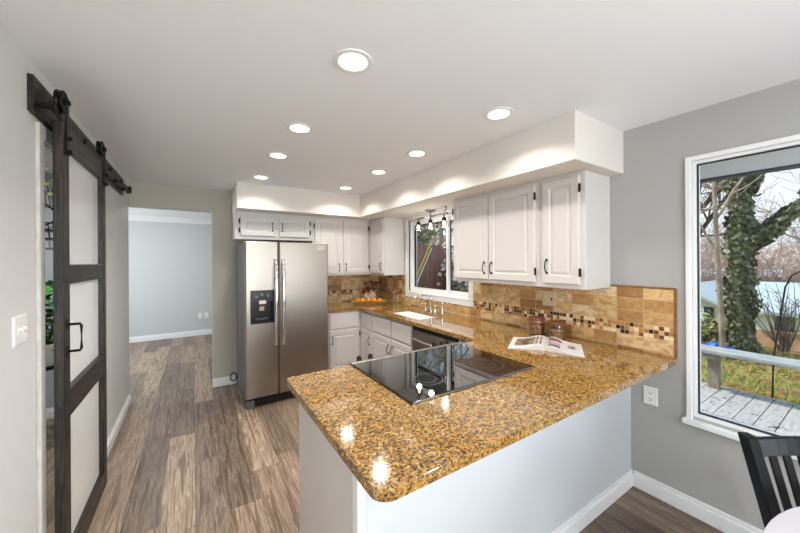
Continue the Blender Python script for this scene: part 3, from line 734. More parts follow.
# ------------------------------------------------------------------ barn door
bd = thing('barn_door', 'sliding barn door of dark stained wood with three white panels', 'door', (-.533, 2.56, 0))
DX0, DX1 = -.551, -.515; DY0, DY1 = 2.130, 2.995; sw = .087
for y in (DY0, DY1 - sw):
    b = MB(); b.box(DX0, DX1, y, y + sw, .012, 2.218); obj('stile', b, BARN, bd, bevel=.0025, seg=1)
for z0, z1 in ((2.112, 2.218), (1.443, 1.538), (.790, .925), (.012, .125)):
    b = MB(); b.box(DX0, DX1 - .001, DY0 + sw + .0005, DY1 - sw - .0005, z0, z1); obj('rail', b, BARNH, bd, bevel=.002, seg=1)
for z0, z1 in ((1.539, 2.111), (.926, 1.442), (.126, .789)):
    b = MB(); b.box(-.5495, -.541, DY0 + sw + .0005, DY1 - sw - .0005, z0, z1); obj('panel', b, FROST, bd)
# door pull
b = MB(); hy = DY0 + .042
b.tube([(DX1, hy, 1.25), (DX1 + .045, hy, 1.25), (DX1 + .05, hy, 1.24), (DX1 + .05, hy, 1.13), (DX1 + .045, hy, 1.12), (DX1, hy, 1.12)], .0065, 8)
for z in (1.25, 1.12): b.box(DX1, DX1 + .004, hy - .016, hy + .016, z - .026, z + .026)
obj('handle', b, BLACKM, bd)
RX = -.532
for y in (DY0 + .045, DY1 - .05):
    b = MB(); M = Matrix.Translation((RX, y, 2.322)) @ Matrix.Rotation(R(90), 4, 'Y')
    b.lathe([(.012, -.009), (.048, -.009), (.052, -.014), (.054, -.009), (.050, 0), (.054, .009), (.052, .014), (.048, .009), (.012, .009)], 24, M)
    for k in range(5): b.box(-.006, .006, .01, .05, -.006, .006, M @ Matrix.Rotation(2 * math.pi * k / 5, 4, 'Z'))
    wh = obj('wheel', b, BLACKM, bd, smooth=R(40))
    b = MB(); b.box(-.513, -.508, y - .019, y + .019, 2.070, 2.330); b.cyl(.019, .0, .005, 16, Matrix.Translation((-.513, y, 2.330)) @ Matrix.Rotation(R(90), 4, 'Y'))
    st = obj('hanger_strap', b, BLACKM, bd)
    b = MB()
    for z in (2.085, 2.150): b.cyl(.011, 0, .022, 8, Matrix.Translation((-.5149, y, z)) @ Matrix.Rotation(R(90), 4, 'Y'))
    b.cyl(.012, -.012, .014, 12, Matrix.Translation((-.514, y, 2.322)) @ Matrix.Rotation(R(90), 4, 'Y'))
    obj('bolt', b, BLACKM, st)
tr_ = thing('barn_door_track', 'black steel track on a dark wooden header board above the sliding door', 'door track', (-.58, 3.0, 2.26))
b = MB(); b.box(XL + .0005, -.577, 2.018, 4.13, 2.205, 2.365); obj('header_board', b, BARNH, tr_, bevel=.002, seg=1)
b = MB(); b.box(-.536, -.529, 2.03, 4.10, 2.232, 2.270); obj('rail', b, BLACKM, tr_)
for y in (2.06, 2.55, 3.22, 3.65, 4.03):
    b = MB(); b.cyl(.013, .0035, .044, 10, Matrix.Translation((-.58, y, 2.251)) @ Matrix.Rotation(R(90), 4, 'Y')); b.cyl(.016, .051, .059, 8, Matrix.Translation((-.58, y, 2.251)) @ Matrix.Rotation(R(90), 4, 'Y')); obj('standoff', b, BLACKM, tr_)
for y in (4.06,):
    b = MB(); b.box(-.552, -.512, y, y + .045, 2.225, 2.290); obj('end_stop', b, BLACKM, tr_, bevel=.003, seg=1)

# ------------------------------------------------------------------ switches and outlets
def plate(name, label, M, u, v, w, h, kind, m=WHITEP, cat='outlet', group=None):
    o = M @ Vector((u, v, 0)); t_ = thing(name, label, cat, o, group)
    b = MB(); b.rings([(u - w / 2, u + w / 2, v - h / 2, v + h / 2, .0004), (u - w / 2, u + w / 2, v - h / 2, v + h / 2, .004), (u - w / 2 + .004, u + w / 2 - .004, v - h / 2 + .004, v + h / 2 - .004, .007)], M); obj('cover_plate', b, m, t_)
    if kind == 'switch2':
        for du in (-.023, .023):
            b = MB(); b.box(u + du - .005, u + du + .005, v - .012, v + .012, .0068, .009, M); b.box(u + du - .004, u + du + .004, v, v + .010, .009, .016, M); obj('toggle', b, m, t_)
    if kind == 'duplex':
        for dv in (-.02, .02):
            b = MB(); b.cyl(.0165, .0068, .009, 16, M @ Matrix.Translation((u, v + dv, 0))); s_ = obj('socket', b, m, t_)
            b = MB(); b.box(u - .008, u - .005, v + dv - .003, v + dv + .007, .0088, .0094, M); b.box(u + .005, u + .008, v + dv - .003, v + dv + .006, .0088, .0094, M); b.cyl(.003, .0088, .0094, 8, M @ Matrix.Translation((u, v + dv - .009, 0))); obj('slots', b, BLACKP, s_)
    if kind == 'dial':
        b = MB(); b.cyl(.021, .0068, .022, 20, M @ Matrix.Translation((u - .026, v, 0))); b.box(u - .028, u - .024, v - .019, v + .019, .022, .027, M); obj('dial', b, m, t_)
        b = MB(); b.box(u + .020, u + .030, v - .012, v + .012, .0068, .0082, M); obj('toggle_slot', b, HARD, t_)
    return t_
ML = Matrix(((0, 0, 1, XL), (1, 0, 0, 0), (0, 1, 0, 0), (0, 0, 0, 1)))      # face towards +X
MRt = face_x(XR - .0005); MRtile = face_x(XR - .0102); MFar = face_y(FY)
plate('light_switch', 'white double toggle light switch on the wall beside the barn door', ML, 1.932, 1.277, .118, .118, 'switch2', cat='light switch')
plate('wall_outlet', 'white duplex outlet low on the grey wall under the granite overhang', MRt, -.885, .648, .078, .118, 'duplex')
plate('dial_switch', 'almond dial and toggle switch plate on the tile backsplash under the wall cabinets', MRtile, -1.592, 1.218, .118, .115, 'dial', ALMOND, cat='switch')
plate('wall_outlet', 'almond duplex outlet on the tile between far corner and sink window', MRtile, -3.915, 1.205, .075, .115, 'duplex', ALMOND)
plate('wall_outlet', 'white outlet on the far room wall, first of two from the doorway edge', MFar, .112, .412, .078, .118, 'duplex')
plate('wall_outlet', 'white outlet on the far room wall, the one closer to the doorway jamb', MFar, .226, .408, .078, .118, 'duplex')

# ------------------------------------------------------------------ recessed lamps
def recessed():
    t_ = thing('recessed_light', '', 'ceiling light', (0, 0, H), 'recessed ceiling lights')
    b = MB(); b.lathe([(.062, -.0004), (.088, -.0004), (.086, -.005), (.066, -.007), (.060, -.0015), (.062, -.0004)], 32); obj('trim_ring', b, RINGM, t_, local=True, smooth=R(40))
    b = MB(); b.lathe([(0, -.0006), (.0605, -.0006), (.0605, -.0025), (0, -.0028)], 32); obj('lens', b, LENS, t_, local=True)
    return t_
RX_, RY_ = (.602, 1.567), (1.313, 2.166, 2.82, 3.645)
first = None
NEAR = ('nearest the camera', 'second from the camera', 'third from the camera', 'farthest, close to the end soffit')
for i, x in enumerate(RX_):
    for j, y in enumerate(RY_):
        lab = 'round white recessed ceiling light, ' + ('row over the walkway, ' if i == 0 else 'row along the side soffit, ') + NEAR[j]
        if first is None: first = recessed(); o = first; o.location = (x, y, H); o['label'] = lab
        else: o = dup(first, (x, y, H), lab)
        l = light('recessed_lamp', 'AREA', (x, y, H - .012), LAMP, LAMP_COL, size=.11, shape='DISK', to=(0, 0, -1)); l.data.spread = R(136)
# unseen lamps added to brighten the dining end and the neighbouring rooms
for x, y, lab in ((.3, -1.2, 'added round recessed ceiling light over the dining end, walkway side'), (1.6, -1.2, 'added round recessed ceiling light over the dining end, window side'),
                  (-.3, 6.2, 'added round recessed ceiling light in the far room beyond the doorway'), (-1.5, 3.3, 'added round recessed ceiling light in the small room behind the barn door')):
    dup(first, (x, y, H), lab)
    light('recessed_lamp', 'AREA', (x, y, H - .012), 10 if y > 6 else (21 if x < -1 else 10), (1, .97, .93), size=.11, shape='DISK', to=(0, 0, -1))  # light of the added, unseen lamps

# ------------------------------------------------------------------ three-lamp fixture over the sink
cx, cy = 2.365, 3.00
L = thing('ceiling_light_fixture', 'three-lamp brushed nickel fixture with glass shades hanging over the sink', 'light fixture', (cx, cy, SZ))
NICK = mat('brushed_nickel', (150, 148, 144), .3, 1.)
b = MB(); b.lathe([(0, -.022), (.045, -.022), (.062, -.014), (.065, -.0005), (0, -.0005)], 24, Matrix.Translation((cx, cy, SZ))); obj('canopy', b, NICK, L, smooth=R(40))
b = MB(); b.tube([(cx, cy, SZ - .02), (cx, cy, SZ - .10)], .009, 10); obj('stem', b, NICK, L)
b = MB(); b.tube([(cx, cy - .30, SZ - .075), (cx, cy + .30, SZ - .075)], .008, 10); b.sphere((cx, cy - .30, SZ - .075), .013, 10, 6); b.sphere((cx, cy + .30, SZ - .075), .013, 10, 6); obj('crossbar', b, NICK, L)
SHADE = glass('shade_glass', (.90, .90, .90), 3.0, .15)
for dy in (-.245, 0, .245):
    b = MB(); M = Matrix.Translation((cx, cy + dy, SZ)); b.cyl(.006, -.115, -.08, 8, M); b.lathe([(0, -.155), (.024, -.155), (.026, -.13), (.018, -.115), (0, -.112)], 16, M); so = obj('socket', b, HARD, L)
    b = MB(); b.lathe([(.026, -.150), (.050, -.160), (.056, -.222), (.0545, -.222), (.0485, -.161), (.0255, -.1515)], 20, M); obj('shade', b, SHADE, so, smooth=R(50))
    b = MB(); b.lathe([(0, -.200), (.012, -.196), (.018, -.184), (.014, -.168), (.010, -.1555), (0, -.1555)], 14, M); obj('bulb', b, BULB, so, smooth=R(60))
    light('fixture_lamp', 'POINT', (cx, cy + dy, SZ - .235), 1.2, LAMP_COL).data.shadow_soft_size = .03
b = MB(); hx, hy_ = 2.335, 2.695
b.tube([(hx + .016 * math.sin(a), hy_, SZ - .004 - .03 * k / 5) if k < 2 else (hx + .018 * math.sin(a), hy_, SZ - .012 - .0085 * k) for k, a in enumerate([0, .3, 1.2, 2.2, 3.2, 4.2, 5.2])], .005, 8)
b.cyl(.014, -.006, -.0005, 12, Matrix.Translation((hx, hy_, SZ)))
single('ceiling_hook', 'small dark plant hook screwed into the soffit by the sink window', 'hook', b, BLACKM)

# ------------------------------------------------------------------ things on the counter
ZT = CZ1 + .0005
# jars
def jar(x, y, r, h, label):
    t_ = thing('storage_jar', label, 'jar', (x, y, ZT), 'glass storage jars')
    M = Matrix.Translation((x, y, ZT))
    b = MB(); b.lathe([(0, 0), (r * .95, 0), (r, .006), (r, h - .01), (r * .97, h), (r * .94, h), (r * .96, h - .012), (r * .96, .008), (0, .006)], 28, M); obj('glass_body', b, JARGL, t_, smooth=R(40))
    b = MB(); b.lathe([(0, .0085), (r * .93, .0085), (r * .93, h * .70), (r * .5, h * .74), (0, h * .73)], 24, M); obj('contents', b, JARFILL, t_, smooth=R(40))
    b = MB(); b.lathe([(0, h + .0005), (r * 1.04, h + .0005), (r * 1.05, h + .004), (r * 1.05, h + .020), (r * 1.0, h + .024), (0, h + .024)], 28, M); obj('lid', b, JARLID, t_, smooth=R(35))
jar(2.398, 1.628, .062, .118, 'glass jar with wooden lid, the one behind the left page of the magazine')
jar(2.400, 1.455, .063, .106, 'glass jar with wooden lid, the one behind the right page of the magazine')
# open magazine
mg = thing('open_magazine', 'glossy magazine lying open on the granite beside the cooktop', 'magazine', (2.10, 1.36, ZT))
def mag_xy(s_, v_):       # s along the opening (-1..1), v from the bottom edge to the top edge
    D_ = Vector((2.005, 1.300)); C_ = Vector((2.305, 1.475)) ; A_ = Vector((1.838, 1.475)); B_ = Vector((2.135, 1.655)); E_ = Vector((2.345, 1.235)); F_ = Vector((2.060, 1.065))
    if s_ < 0: lo, hi = D_.lerp(A_, -s_), C_.lerp(B_, -s_)
    else: lo, hi = D_.lerp(F_, s_), C_.lerp(E_, s_)
    return lo.lerp(hi, v_)
def mag_z(s_): return .004 + .020 * math.exp(-((abs(s_) - .22) / .25) ** 2) * (1 if abs(s_) > .02 else .5) + .006 * (1 - abs(s_))
def page(s0, s1, n=10):
    b = MB(); ra = []
    for k in range(n + 1):
        s_ = s0 + (s1 - s0) * k / n; z = mag_z(s_)
        ra.append([b.bm.verts.new((mag_xy(s_, v_).x, mag_xy(s_, v_).y, ZT + zz)) for v_, zz in ((0, 0), (0, z), (1, z), (1, 0))])
    for A, B in zip(ra, ra[1:]):
        for k in range(4): b._f([A[k], A[(k + 1) % 4], B[(k + 1) % 4], B[k]])
    b._f(ra[0][::-1]); b._f(ra[-1]); return b
pl = obj('left_page', page(-1, -.004), PAPER, mg); pr_ = obj('right_page', page(.004, 1), PAPER, mg)
def patch(name, s0, s1, v0, v1, m, par, n=6):
    b = MB(); ra = []
    for k in range(n + 1):
        s_ = s0 + (s1 - s0) * k / n; ra.append([b.bm.verts.new((mag_xy(s_, v_).x, mag_xy(s_, v_).y, ZT + mag_z(s_) + .0006)) for v_ in (v0, v1)])
    for A, B in zip(ra, ra[1:]): b._f([A[0], B[0], B[1], A[1]])
    obj(name, b, m, par)
PIC1 = mat('printed_photo_brown', (52, 38, 30), .5, vary=((170, 150, 134), 14)); PIC2 = mat('printed_photo_dark', (20, 20, 22), .5, vary=((190, 186, 186), 18)); PICR = mat('printed_red', (150, 60, 44), .35); PIC3 = mat('printed_grey', (190, 188, 186), .5, vary=((30, 30, 34), 40))
patch('photo', -.86, -.12, .22, .86, PIC1, pl); patch('photo', .06, .40, .12, .55, PIC2, pr_); patch('photo', .06, .44, .62, .78, PICR, pr_); patch('photo', .06, .40, .80, .94, PIC2, pr_); patch('photo', .60, .80, .42, .66, PIC3, pr_)
# fruit tray, oranges, vase and sprays
ta = math.atan2(-.541, .841)
tx, ty = 2.125, 4.13
b = MB(); M = Matrix.Translation((tx, ty, ZT)) @ Matrix.Rotation(ta, 4, 'Z')
b.rings([(-.185, .185, -.075, .075, 0), (-.255, .255, -.105, .105, .042), (-.250, .250, -.100, .100, .046), (-.244, .244, -.095, .095, .042), (-.178, .178, -.068, .068, .008)], M)
single('fruit_tray', 'long tan wooden tray with flared rim on the counter in the far corner', 'tray', b, TRAYM, bevel=.002, seg=1)
ORD = ('first at the refrigerator end', 'second from the refrigerator end', 'in the middle', 'second from the sink end', 'last at the sink end')
for k, (u_, v_) in enumerate(((-.160, .0), (-.085, -.008), (-.004, .010), (.076, -.006), (.155, .004))):
    pz = M @ Vector((u_, v_, .0)); t_ = thing('orange', 'small orange fruit on the tan tray, ' + ORD[k], 'fruit', (pz.x, pz.y, ZT + .009), 'oranges on the tray')
    b = MB(); r1 = .037 + .002 * (k % 2); b.sphere((pz.x, pz.y, ZT + .0085 + r1 * .96), r1, 16, 12, (1, 1, .96)); obj('flesh', b, ORANGE, t_, smooth=R(80))
    b = MB(); b.cyl(.003, 0, .006, 6, Matrix.Translation((pz.x, pz.y, ZT + .0085 + r1 * 1.9))); obj('stem', b, STEMM, t_)
vx, vy = 2.235, 4.318
va_ = thing('ceramic_vase', 'squat cream speckled ceramic vase standing behind the fruit tray', 'vase', (vx, vy, ZT))
b = MB(); b.lathe([(0, 0), (.05, 0), (.085, .03), (.098, .075), (.085, .12), (.05, .15), (.034, .158), (.036, .168), (.030, .168), (.028, .155), (0, .15)], 28, Matrix.Translation((vx, vy, ZT))); obj('body', b, VASEM, va_, smooth=R(60))
sp_ = thing('berry_spray', 'bunch of dark red berry sprigs and burgundy leaves in the cream vase', 'plant', (vx, vy, ZT + .16))
bs, bb, bl = MB(), MB(), MB(); rr = random.Random(3)
for k in range(16):
    a = rr.uniform(0, 2 * math.pi); ou = rr.uniform(.10, .26); hgt = rr.uniform(.02, .15) if k % 3 else rr.uniform(-.06, .02)
    ax = Vector((math.cos(a) * .9, math.sin(a) * .55 - .12, 0)); p0 = Vector((vx, vy, ZT + .172)); p1 = p0 + ax * ou * .5 + Vector((0, 0, hgt * .5 + .05)); p2 = p0 + ax * ou + Vector((0, 0, hgt))
    p2.x = min(p2.x, XR - .04); p2.y = min(p2.y, YB - .04); p1.x = min(p1.x, XR - .04); p1.y = min(p1.y, YB - .04)
    bs.tube([p0, p1, p2], .0022, 5)
    for j in range(7):
        c = p1.lerp(p2, rr.uniform(.2, 1.1)) + Vector([rr.uniform(-.018, .018) for _ in range(3)]); c.x = min(c.x, XR - .02); c.y = min(c.y, YB - .02); bb.sphere(c, rr.uniform(.006, .011), 8, 6)
    for j in range(5):
        c = p1.lerp(p2, rr.uniform(0, 1)); d1 = Vector([rr.uniform(-1, 1) for _ in range(3)]).normalized() * .028; d2 = d1.cross(Vector((0, 0, 1))).normalized() * .010
        c.x = min(c.x, XR - .04); c.y = min(c.y, YB - .04)
        q_ = [bl.bm.verts.new(c - d1), bl.bm.verts.new(c + d2), bl.bm.verts.new(c + d1), bl.bm.verts.new(c - d2)]; bl._f(q_)
obj('stems', bs, STEMM, sp_); o = obj('berries', bb, BERRY, sp_, smooth=R(80)); o['kind'] = 'stuff'; obj('leaves', bl, LEAFD, sp_)

# ------------------------------------------------------------------ dining corner
tb = thing('dining_table', 'round white dining table in front of the big window', 'table', (1.42, -.40, 0))
M = Matrix.Translation((1.42, -.40, 0))
b = MB(); b.lathe([(0, .715), (.56, .715), (.605, .722), (.621, .735), (.616, .748), (.60, .75), (0, .75)], 64, M); obj('tabletop', b, TABLEW, tb, smooth=R(40))
b = MB(); b.lathe([(0, .03), (.10, .03), (.05, .12), (.04, .25), (.06, .40), (.04, .55), (.09, .69), (.12, .7145), (0, .7145)], 24, M); obj('pedestal', b, TABLEW, tb, smooth=R(50))
for k in range(4):
    a = k * math.pi / 2 + .4; dx, dy = math.cos(a), math.sin(a)
    b = MB(); b.tube([(1.42 + dx * .03, -.4 + dy * .03, .10), (1.42 + dx * .2, -.4 + dy * .2, .07), (1.42 + dx * .36, -.4 + dy * .36, .02)], [.03, .026, .02], 8); obj('foot', b, TABLEW, tb)
# chair: local frame, back towards +Y', seat towards -Y'
def chair(loc, rz):
    t_ = thing('dining_chair', 'black slat-back wooden dining chair at the round white table', 'chair', loc, rotz=rz)
    tl = math.tan(R(16)); zs = .45
    def back_pt(x, z): return Vector((x * (1 + (z - zs) * .28), .20 + (z - zs) * tl, z))
    for s_ in (-1, 1):
        b = MB(); A, B = back_pt(s_ * .185, .40), back_pt(s_ * .185, .893)
        for (p0, p1, w0, w1) in ((Vector((s_ * .19, .235, 0)), A, .017, .021), (A, B, .021, .019)):
            v_ = []
            for p_, w in ((p0, w0), (p1, w1)): v_ += [b.bm.verts.new(p_ + Vector((dx * w, dy * w * 1.1, 0))) for dx, dy in ((-1, -1), (1, -1), (1, 1), (-1, 1))]
            for q_ in ((3, 2, 1, 0), (4, 5, 6, 7), (0, 1, 5, 4), (1, 2, 6, 5), (2, 3, 7, 6), (3, 0, 4, 7)): b._f([v_[i] for i in q_])
        obj('back_post', b, ENAM, t_, local=True, bevel=.003, seg=1)
        b = MB(); b.tube([(s_ * .18, -.19, 0), (s_ * .185, -.185, .43)], [.016, .021], 10); obj('front_leg', b, ENAM, t_, local=True)
    def bar(name, za, zb, x0, x1, th, curve, n=10):
        b = MB(); ra = []
        for k in range(n + 1):
            x = x0 + (x1 - x0) * k / n; cv = curve * (1 - (2 * k / n - 1) ** 2)
            A, B = back_pt(x, za), back_pt(x, zb)
            ra.append([b.bm.verts.new(p_) for p_ in (A + Vector((0, cv - th, 0)), B + Vector((0, cv - th, 0)), B + Vector((0, cv + th, 0)), A + Vector((0, cv + th, 0)))])
        for A, B in zip(ra, ra[1:]):
            for k in range(4): b._f([A[k], A[(k + 1) % 4], B[(k + 1) % 4], B[k]])
        b._f(ra[0][::-1]); b._f(ra[-1]); obj(name, b, ENAM, t_, local=True, bevel=.002, seg=1)
    bar('top_rail', .825, .882, -.170, .170, .009, .022); bar('lower_rail', .54, .57, -.170, .170, .008, .018)
    for k in range(6):
        x = -.120 + .048 * k; cv = .022 * (1 - (x / .17) ** 2); b = MB()
        A, B = back_pt(x, .568), back_pt(x, .827); w, th = .0115, .005; v_ = []
        for p_ in (A, B): v_ += [b.bm.verts.new(p_ + Vector((dx * w, dy * th + cv, 0))) for dx, dy in ((-1, -1), (1, -1), (1, 1), (-1, 1))]
        for q_ in ((3, 2, 1, 0), (4, 5, 6, 7), (0, 1, 5, 4), (1, 2, 6, 5), (2, 3, 7, 6), (3, 0, 4, 7)): b._f([v_[i] for i in q_])
        obj('back_slat', b, ENAM, t_, local=True)
    b = MB(); b.prism([(-.20, -.21), (.20, -.21), (.205, -.05), (.165, .19), (-.165, .19), (-.205, -.05)], .43, .458); obj('seat', b, ENAM, t_, local=True, bevel=.008)
    b = MB(); b.box(-.165, .165, -.195, -.175, .375, .4295); b.box(-.19, -.172, -.17, .19, .375, .4295); b.box(.172, .19, -.17, .19, .375, .4295); obj('seat_apron', b, ENAM, t_, local=True)
    return t_
CH = chair((1.695, -.08, 0), R(-38))

# ------------------------------------------------------------------ side room seen past the barn door
wb = thing('wall_planter', 'black wrought iron scroll planter with pale flowers on the wall behind the barn door', 'planter', (-1.17, YB, 1.9))
b = MB()
for dz, s_ in ((2.06, 1), (1.97, -1)):
    b.tube([(-1.30 + .02 * k, YB - .03 - .04 * math.sin(k * .5), dz + s_ * .06 * math.sin(k * .45)) for k in range(15)], .008, 6)
for z in (1.78, 1.86, 1.93): b.tube([(-1.34, YB - .012, z), (-1.33, YB - .16, z), (-1.02, YB - .16, z), (-1.01, YB - .012, z)], .008, 6)
for k in range(9): x = -1.32 + .037 * k; b.tube([(x, YB - .16, 1.93), (x + .01, YB - .15, 1.78)], .005, 6)
b.tube([(-1.34, YB - .012, 1.78), (-1.34, YB - .012, 2.15)], .008, 6); b.tube([(-1.01, YB - .012, 1.78), (-1.01, YB - .012, 2.15)], .008, 6)
obj('iron_frame', b, BLACKM, wb)
b = MB(); rr = random.Random(5)
for k in range(26):
    c = Vector((-1.18 + rr.uniform(-.09, .09), YB - .09 + rr.uniform(-.05, .05), 2.30 + rr.uniform(-.09, .09))); b.sphere(c, rr.uniform(.014, .03), 8, 5, (1, 1, .7))
obj('flowers', b, mat('pale_flower', (222, 226, 190), .6, vary=((150, 170, 100), 20)), wb)
b = MB()
for k in range(3): b.tube([(-1.2 + .02 * k, YB - .09, 2.1), (-1.2 + .025 * k, YB - .09, 2.1), (-1.22 + .03 * k, YB - .09, 2.28)], .004, 5)
obj('stems', b, STEMM, wb)
hp = thing('potted_plant', 'leafy green potted plant on a black stand behind the barn door', 'plant', (-1.03, 3.85, 0))
b = MB(); b.lathe([(0, .70), (.09, .70), (.12, .86), (.125, .88), (.11, .88), (.10, .85), (0, .84)], 20, Matrix.Translation((-1.03, 3.85, 0))); obj('pot', b, WHITEP, hp, smooth=R(40))
b = MB(); b.cyl(.13, .675, .6995, 20, Matrix.Translation((-1.03, 3.85, 0)))
for k in range(3): a = k * 2.094; b.tube([(-1.03 + .11 * math.cos(a), 3.85 + .11 * math.sin(a), 0), (-1.03 + .09 * math.cos(a), 3.85 + .09 * math.sin(a), .68)], .010, 6)
obj('stand', b, BLACKM, hp)
b = MB(); rr = random.Random(9)
for k in range(95):
    a = rr.uniform(0, 6.283); ou = rr.uniform(.02, .24); z = rr.uniform(.88, 1.36) if k % 4 else rr.uniform(.72, .9); ou = ou if z < 1.2 else ou * .7
    c = Vector((-1.03 + math.cos(a) * ou, 3.85 + math.sin(a) * ou, z)); d1 = Vector((math.cos(a), math.sin(a), rr.uniform(-.7, .2))).normalized() * .085; d2 = d1.cross(Vector((0, 0, 1))).normalized() * .042
    up = Vector((0, 0, .008)); q_ = [b.bm.verts.new(p_) for p_ in (c - d1, c - d1 * .2 + d2, c + d1, c - d1 * .2 - d2)]; m_ = b.bm.verts.new(c - d1 * .1 + up)
    for i in range(4): b._f([q_[i], q_[(i + 1) % 4], m_])
    if k % 3 == 0: b.tube([(-1.03, 3.85, .84), (c.x * .5 - .515, c.y * .5 + 1.925, (c.z + .9) / 2), c - d1], .003, 4)
obj('foliage', b, LEAFG, hp)

# ================================================================== outdoors
# ground: falls away from the house
def ground_z(x, y):
    pts = [(2.6, -.35), (6, -.38), (10, -.42), (13, -.9), (20, -2.3), (35, -4.2), (60, -5.0), (120, -3.0)]
    z = pts[-1][1]
    for (a, za), (c, zc) in zip(pts, pts[1:]):
        if x <= c: z = za + (zc - za) * max(0, (x - a)) / (c - a); break
    k = min(1, max(0, (y - 2.6) / 3.0))             # the ground rises towards the fence
    k2 = max(0, 1 - max(0, x - 9) / 8)
    return z + k * k2 * 1.10
b = MB(); xs = [2.68, 3.2, 4, 5, 6, 7, 8, 9, 10, 11.5, 13, 15, 17, 20, 24, 29, 35, 45, 60, 90, 120]; ys = [-40, -25, -15, -9, -5, -3, -1, 0, 1, 2, 2.6, 3.2, 4, 5, 6, 7, 9, 12, 16, 22, 30, 45, 70, 100]
vv = [[b.bm.verts.new((x, y, ground_z(x, y) + .05 * math.sin(x * 2.1 + y) * math.cos(y * 1.7))) for y in ys] for x in xs]
for i in range(len(xs) - 1):
    for j in range(len(ys) - 1): b._f([vv[i][j], vv[i + 1][j], vv[i + 1][j + 1], vv[i][j + 1]])
struct('ground', b, LAWN, smooth=R(80))
# grass and fallen leaves
b = MB(); rr = random.Random(21)
for k in range(5200):
    x = 5.6 + 7 * rr.random() ** 1.5; y = x * rr.uniform(.02, .34); z = ground_z(x, y) - .03
    a = rr.uniform(0, 6.28); hgt = rr.uniform(.05, .13); w = .012
    p0 = Vector((x, y, z)); d1 = Vector((math.cos(a), math.sin(a), 0)) * w; tip = Vector((rr.uniform(-.05, .05), rr.uniform(-.05, .05), hgt + .03))
    b._f([b.bm.verts.new(p0 - d1), b.bm.verts.new(p0 + d1), b.bm.verts.new(p0 + tip)])
tag(obj('grass', b, mat('grass_blade', (128, 140, 58), .9, vary=((176, 160, 90), 1.5))), 'rough yellow-green lawn grass beyond the deck', 'grass', kind='stuff')
b = MB()
for k in range(1500):
    x = 5.7 + 9 * rr.random(); y = x * rr.uniform(.0, .36); z = ground_z(x, y) + .02; a = rr.uniform(0, 6.28); s_ = rr.uniform(.02, .05)
    d1 = Vector((math.cos(a), math.sin(a), rr.uniform(-.3, .6))) * s_; d2 = Vector((-math.sin(a), math.cos(a), rr.uniform(-.3, .6))) * s_; c = Vector((x, y, z + .03))
    b._f([b.bm.verts.new(p_) for p_ in (c - d1, c - d2, c + d1, c + d2)])
tag(obj('fallen_leaves', b, LITTER), 'brown fallen leaves scattered over the lawn', 'leaves', kind='stuff')
# deck
DZ = -.05
b = MB(); y = -4.0
while y < 2.0:
    b.box(2.70, 5.55, y + .004, y + .136, DZ - .03, DZ); y += .14
b.box(2.70, 5.52, -4.0, 2.0, DZ - .12, DZ - .035)
struct('deck', b, DECKM)
b = MB()
for px, py in ((2.8, 1.9), (5.4, 1.9), (2.8, -3.9), (5.4, -3.9), (5.4, -1.0), (2.8, -1.0)): b.box(px, px + .09, py - .09, py, -.6, DZ - .12)
struct('deck_supports', b, POSTM)
# bench along the deck edge
bn = thing('deck_bench', 'long grey plank bench on wooden posts along the far edge of the deck', 'bench', (5.32, 0, DZ))
b = MB(); b.box(5.17, 5.47, -3.6, 1.42, .412, .454); obj('seat_plank', b, BENCHM, bn, bevel=.006, seg=1)
for y in (1.235, -.55, -2.3):
    b = MB(); b.box(5.375, 5.465, y - .05, y + .05, DZ, .35); obj('post', b, POSTM, bn)
    b = MB(); b.box(5.19, 5.465, y - .055, y + .055, .3505, .4115); obj('bracket', b, POSTM, bn)
# shepherd hook at the deck edge
b = MB(); hx, hy_ = 5.62, .80
b.tube([(hx, hy_, -.45), (hx, hy_ - .02, .4), (hx, hy_ - .11, 1.22), (hx, hy_ - .16, 1.36), (hx, hy_ - .27, 1.44), (hx, hy_ - .40, 1.42), (hx, hy_ - .47, 1.34), (hx, hy_ - .45, 1.27)], .008, 8)
single('shepherd_hook', 'tall thin black garden hook standing at the deck edge', 'garden hook', b, BLACKM)
# eave over the window
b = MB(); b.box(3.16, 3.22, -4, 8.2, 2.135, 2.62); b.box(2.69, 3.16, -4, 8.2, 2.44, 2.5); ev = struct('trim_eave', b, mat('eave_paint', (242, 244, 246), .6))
obj('eave_shadow_strip', MB().box(3.150, 3.226, -4, 8.2, 2.118, 2.1345), mat('eave_shadow_tone', (74, 82, 92), .5), ev)  # dark strip that paints the shadow line under the eave

def limb(b, p, d, r, n, rr, depth, spread=.6, taper=.72, minr=.006, seglen=.5, sides=6):
    pts, rad = [Vector(p)], [r]; d = Vector(d).normalized(); q_ = Vector(p)
    for k in range(n):
        d = (d + Vector([rr.uniform(-.16, .16) for _ in range(3)]) + Vector((0, 0, .04))).normalized(); q_ = q_ + d * seglen; pts.append(q_.copy()); rad.append(max(minr, r * (1 - (1 - taper) * (k + 1) / n)))
    b.tube(pts, rad, sides)
    if depth <= 0: return
    for k in range(1, len(pts)):
        for j in range(2 if k > len(pts) * .4 else 1):
            if rr.random() < .85:
                a = Vector([rr.uniform(-1, 1) for _ in range(3)]); nd = (d * .6 + a * spread).normalized(); nd.z = max(nd.z, -.15)
                limb(b, pts[k], nd, rad[k] * rr.uniform(.42, .62), max(2, n - 1), rr, depth - 1, spread, .4, minr, seglen * .78, max(4, sides - 1))
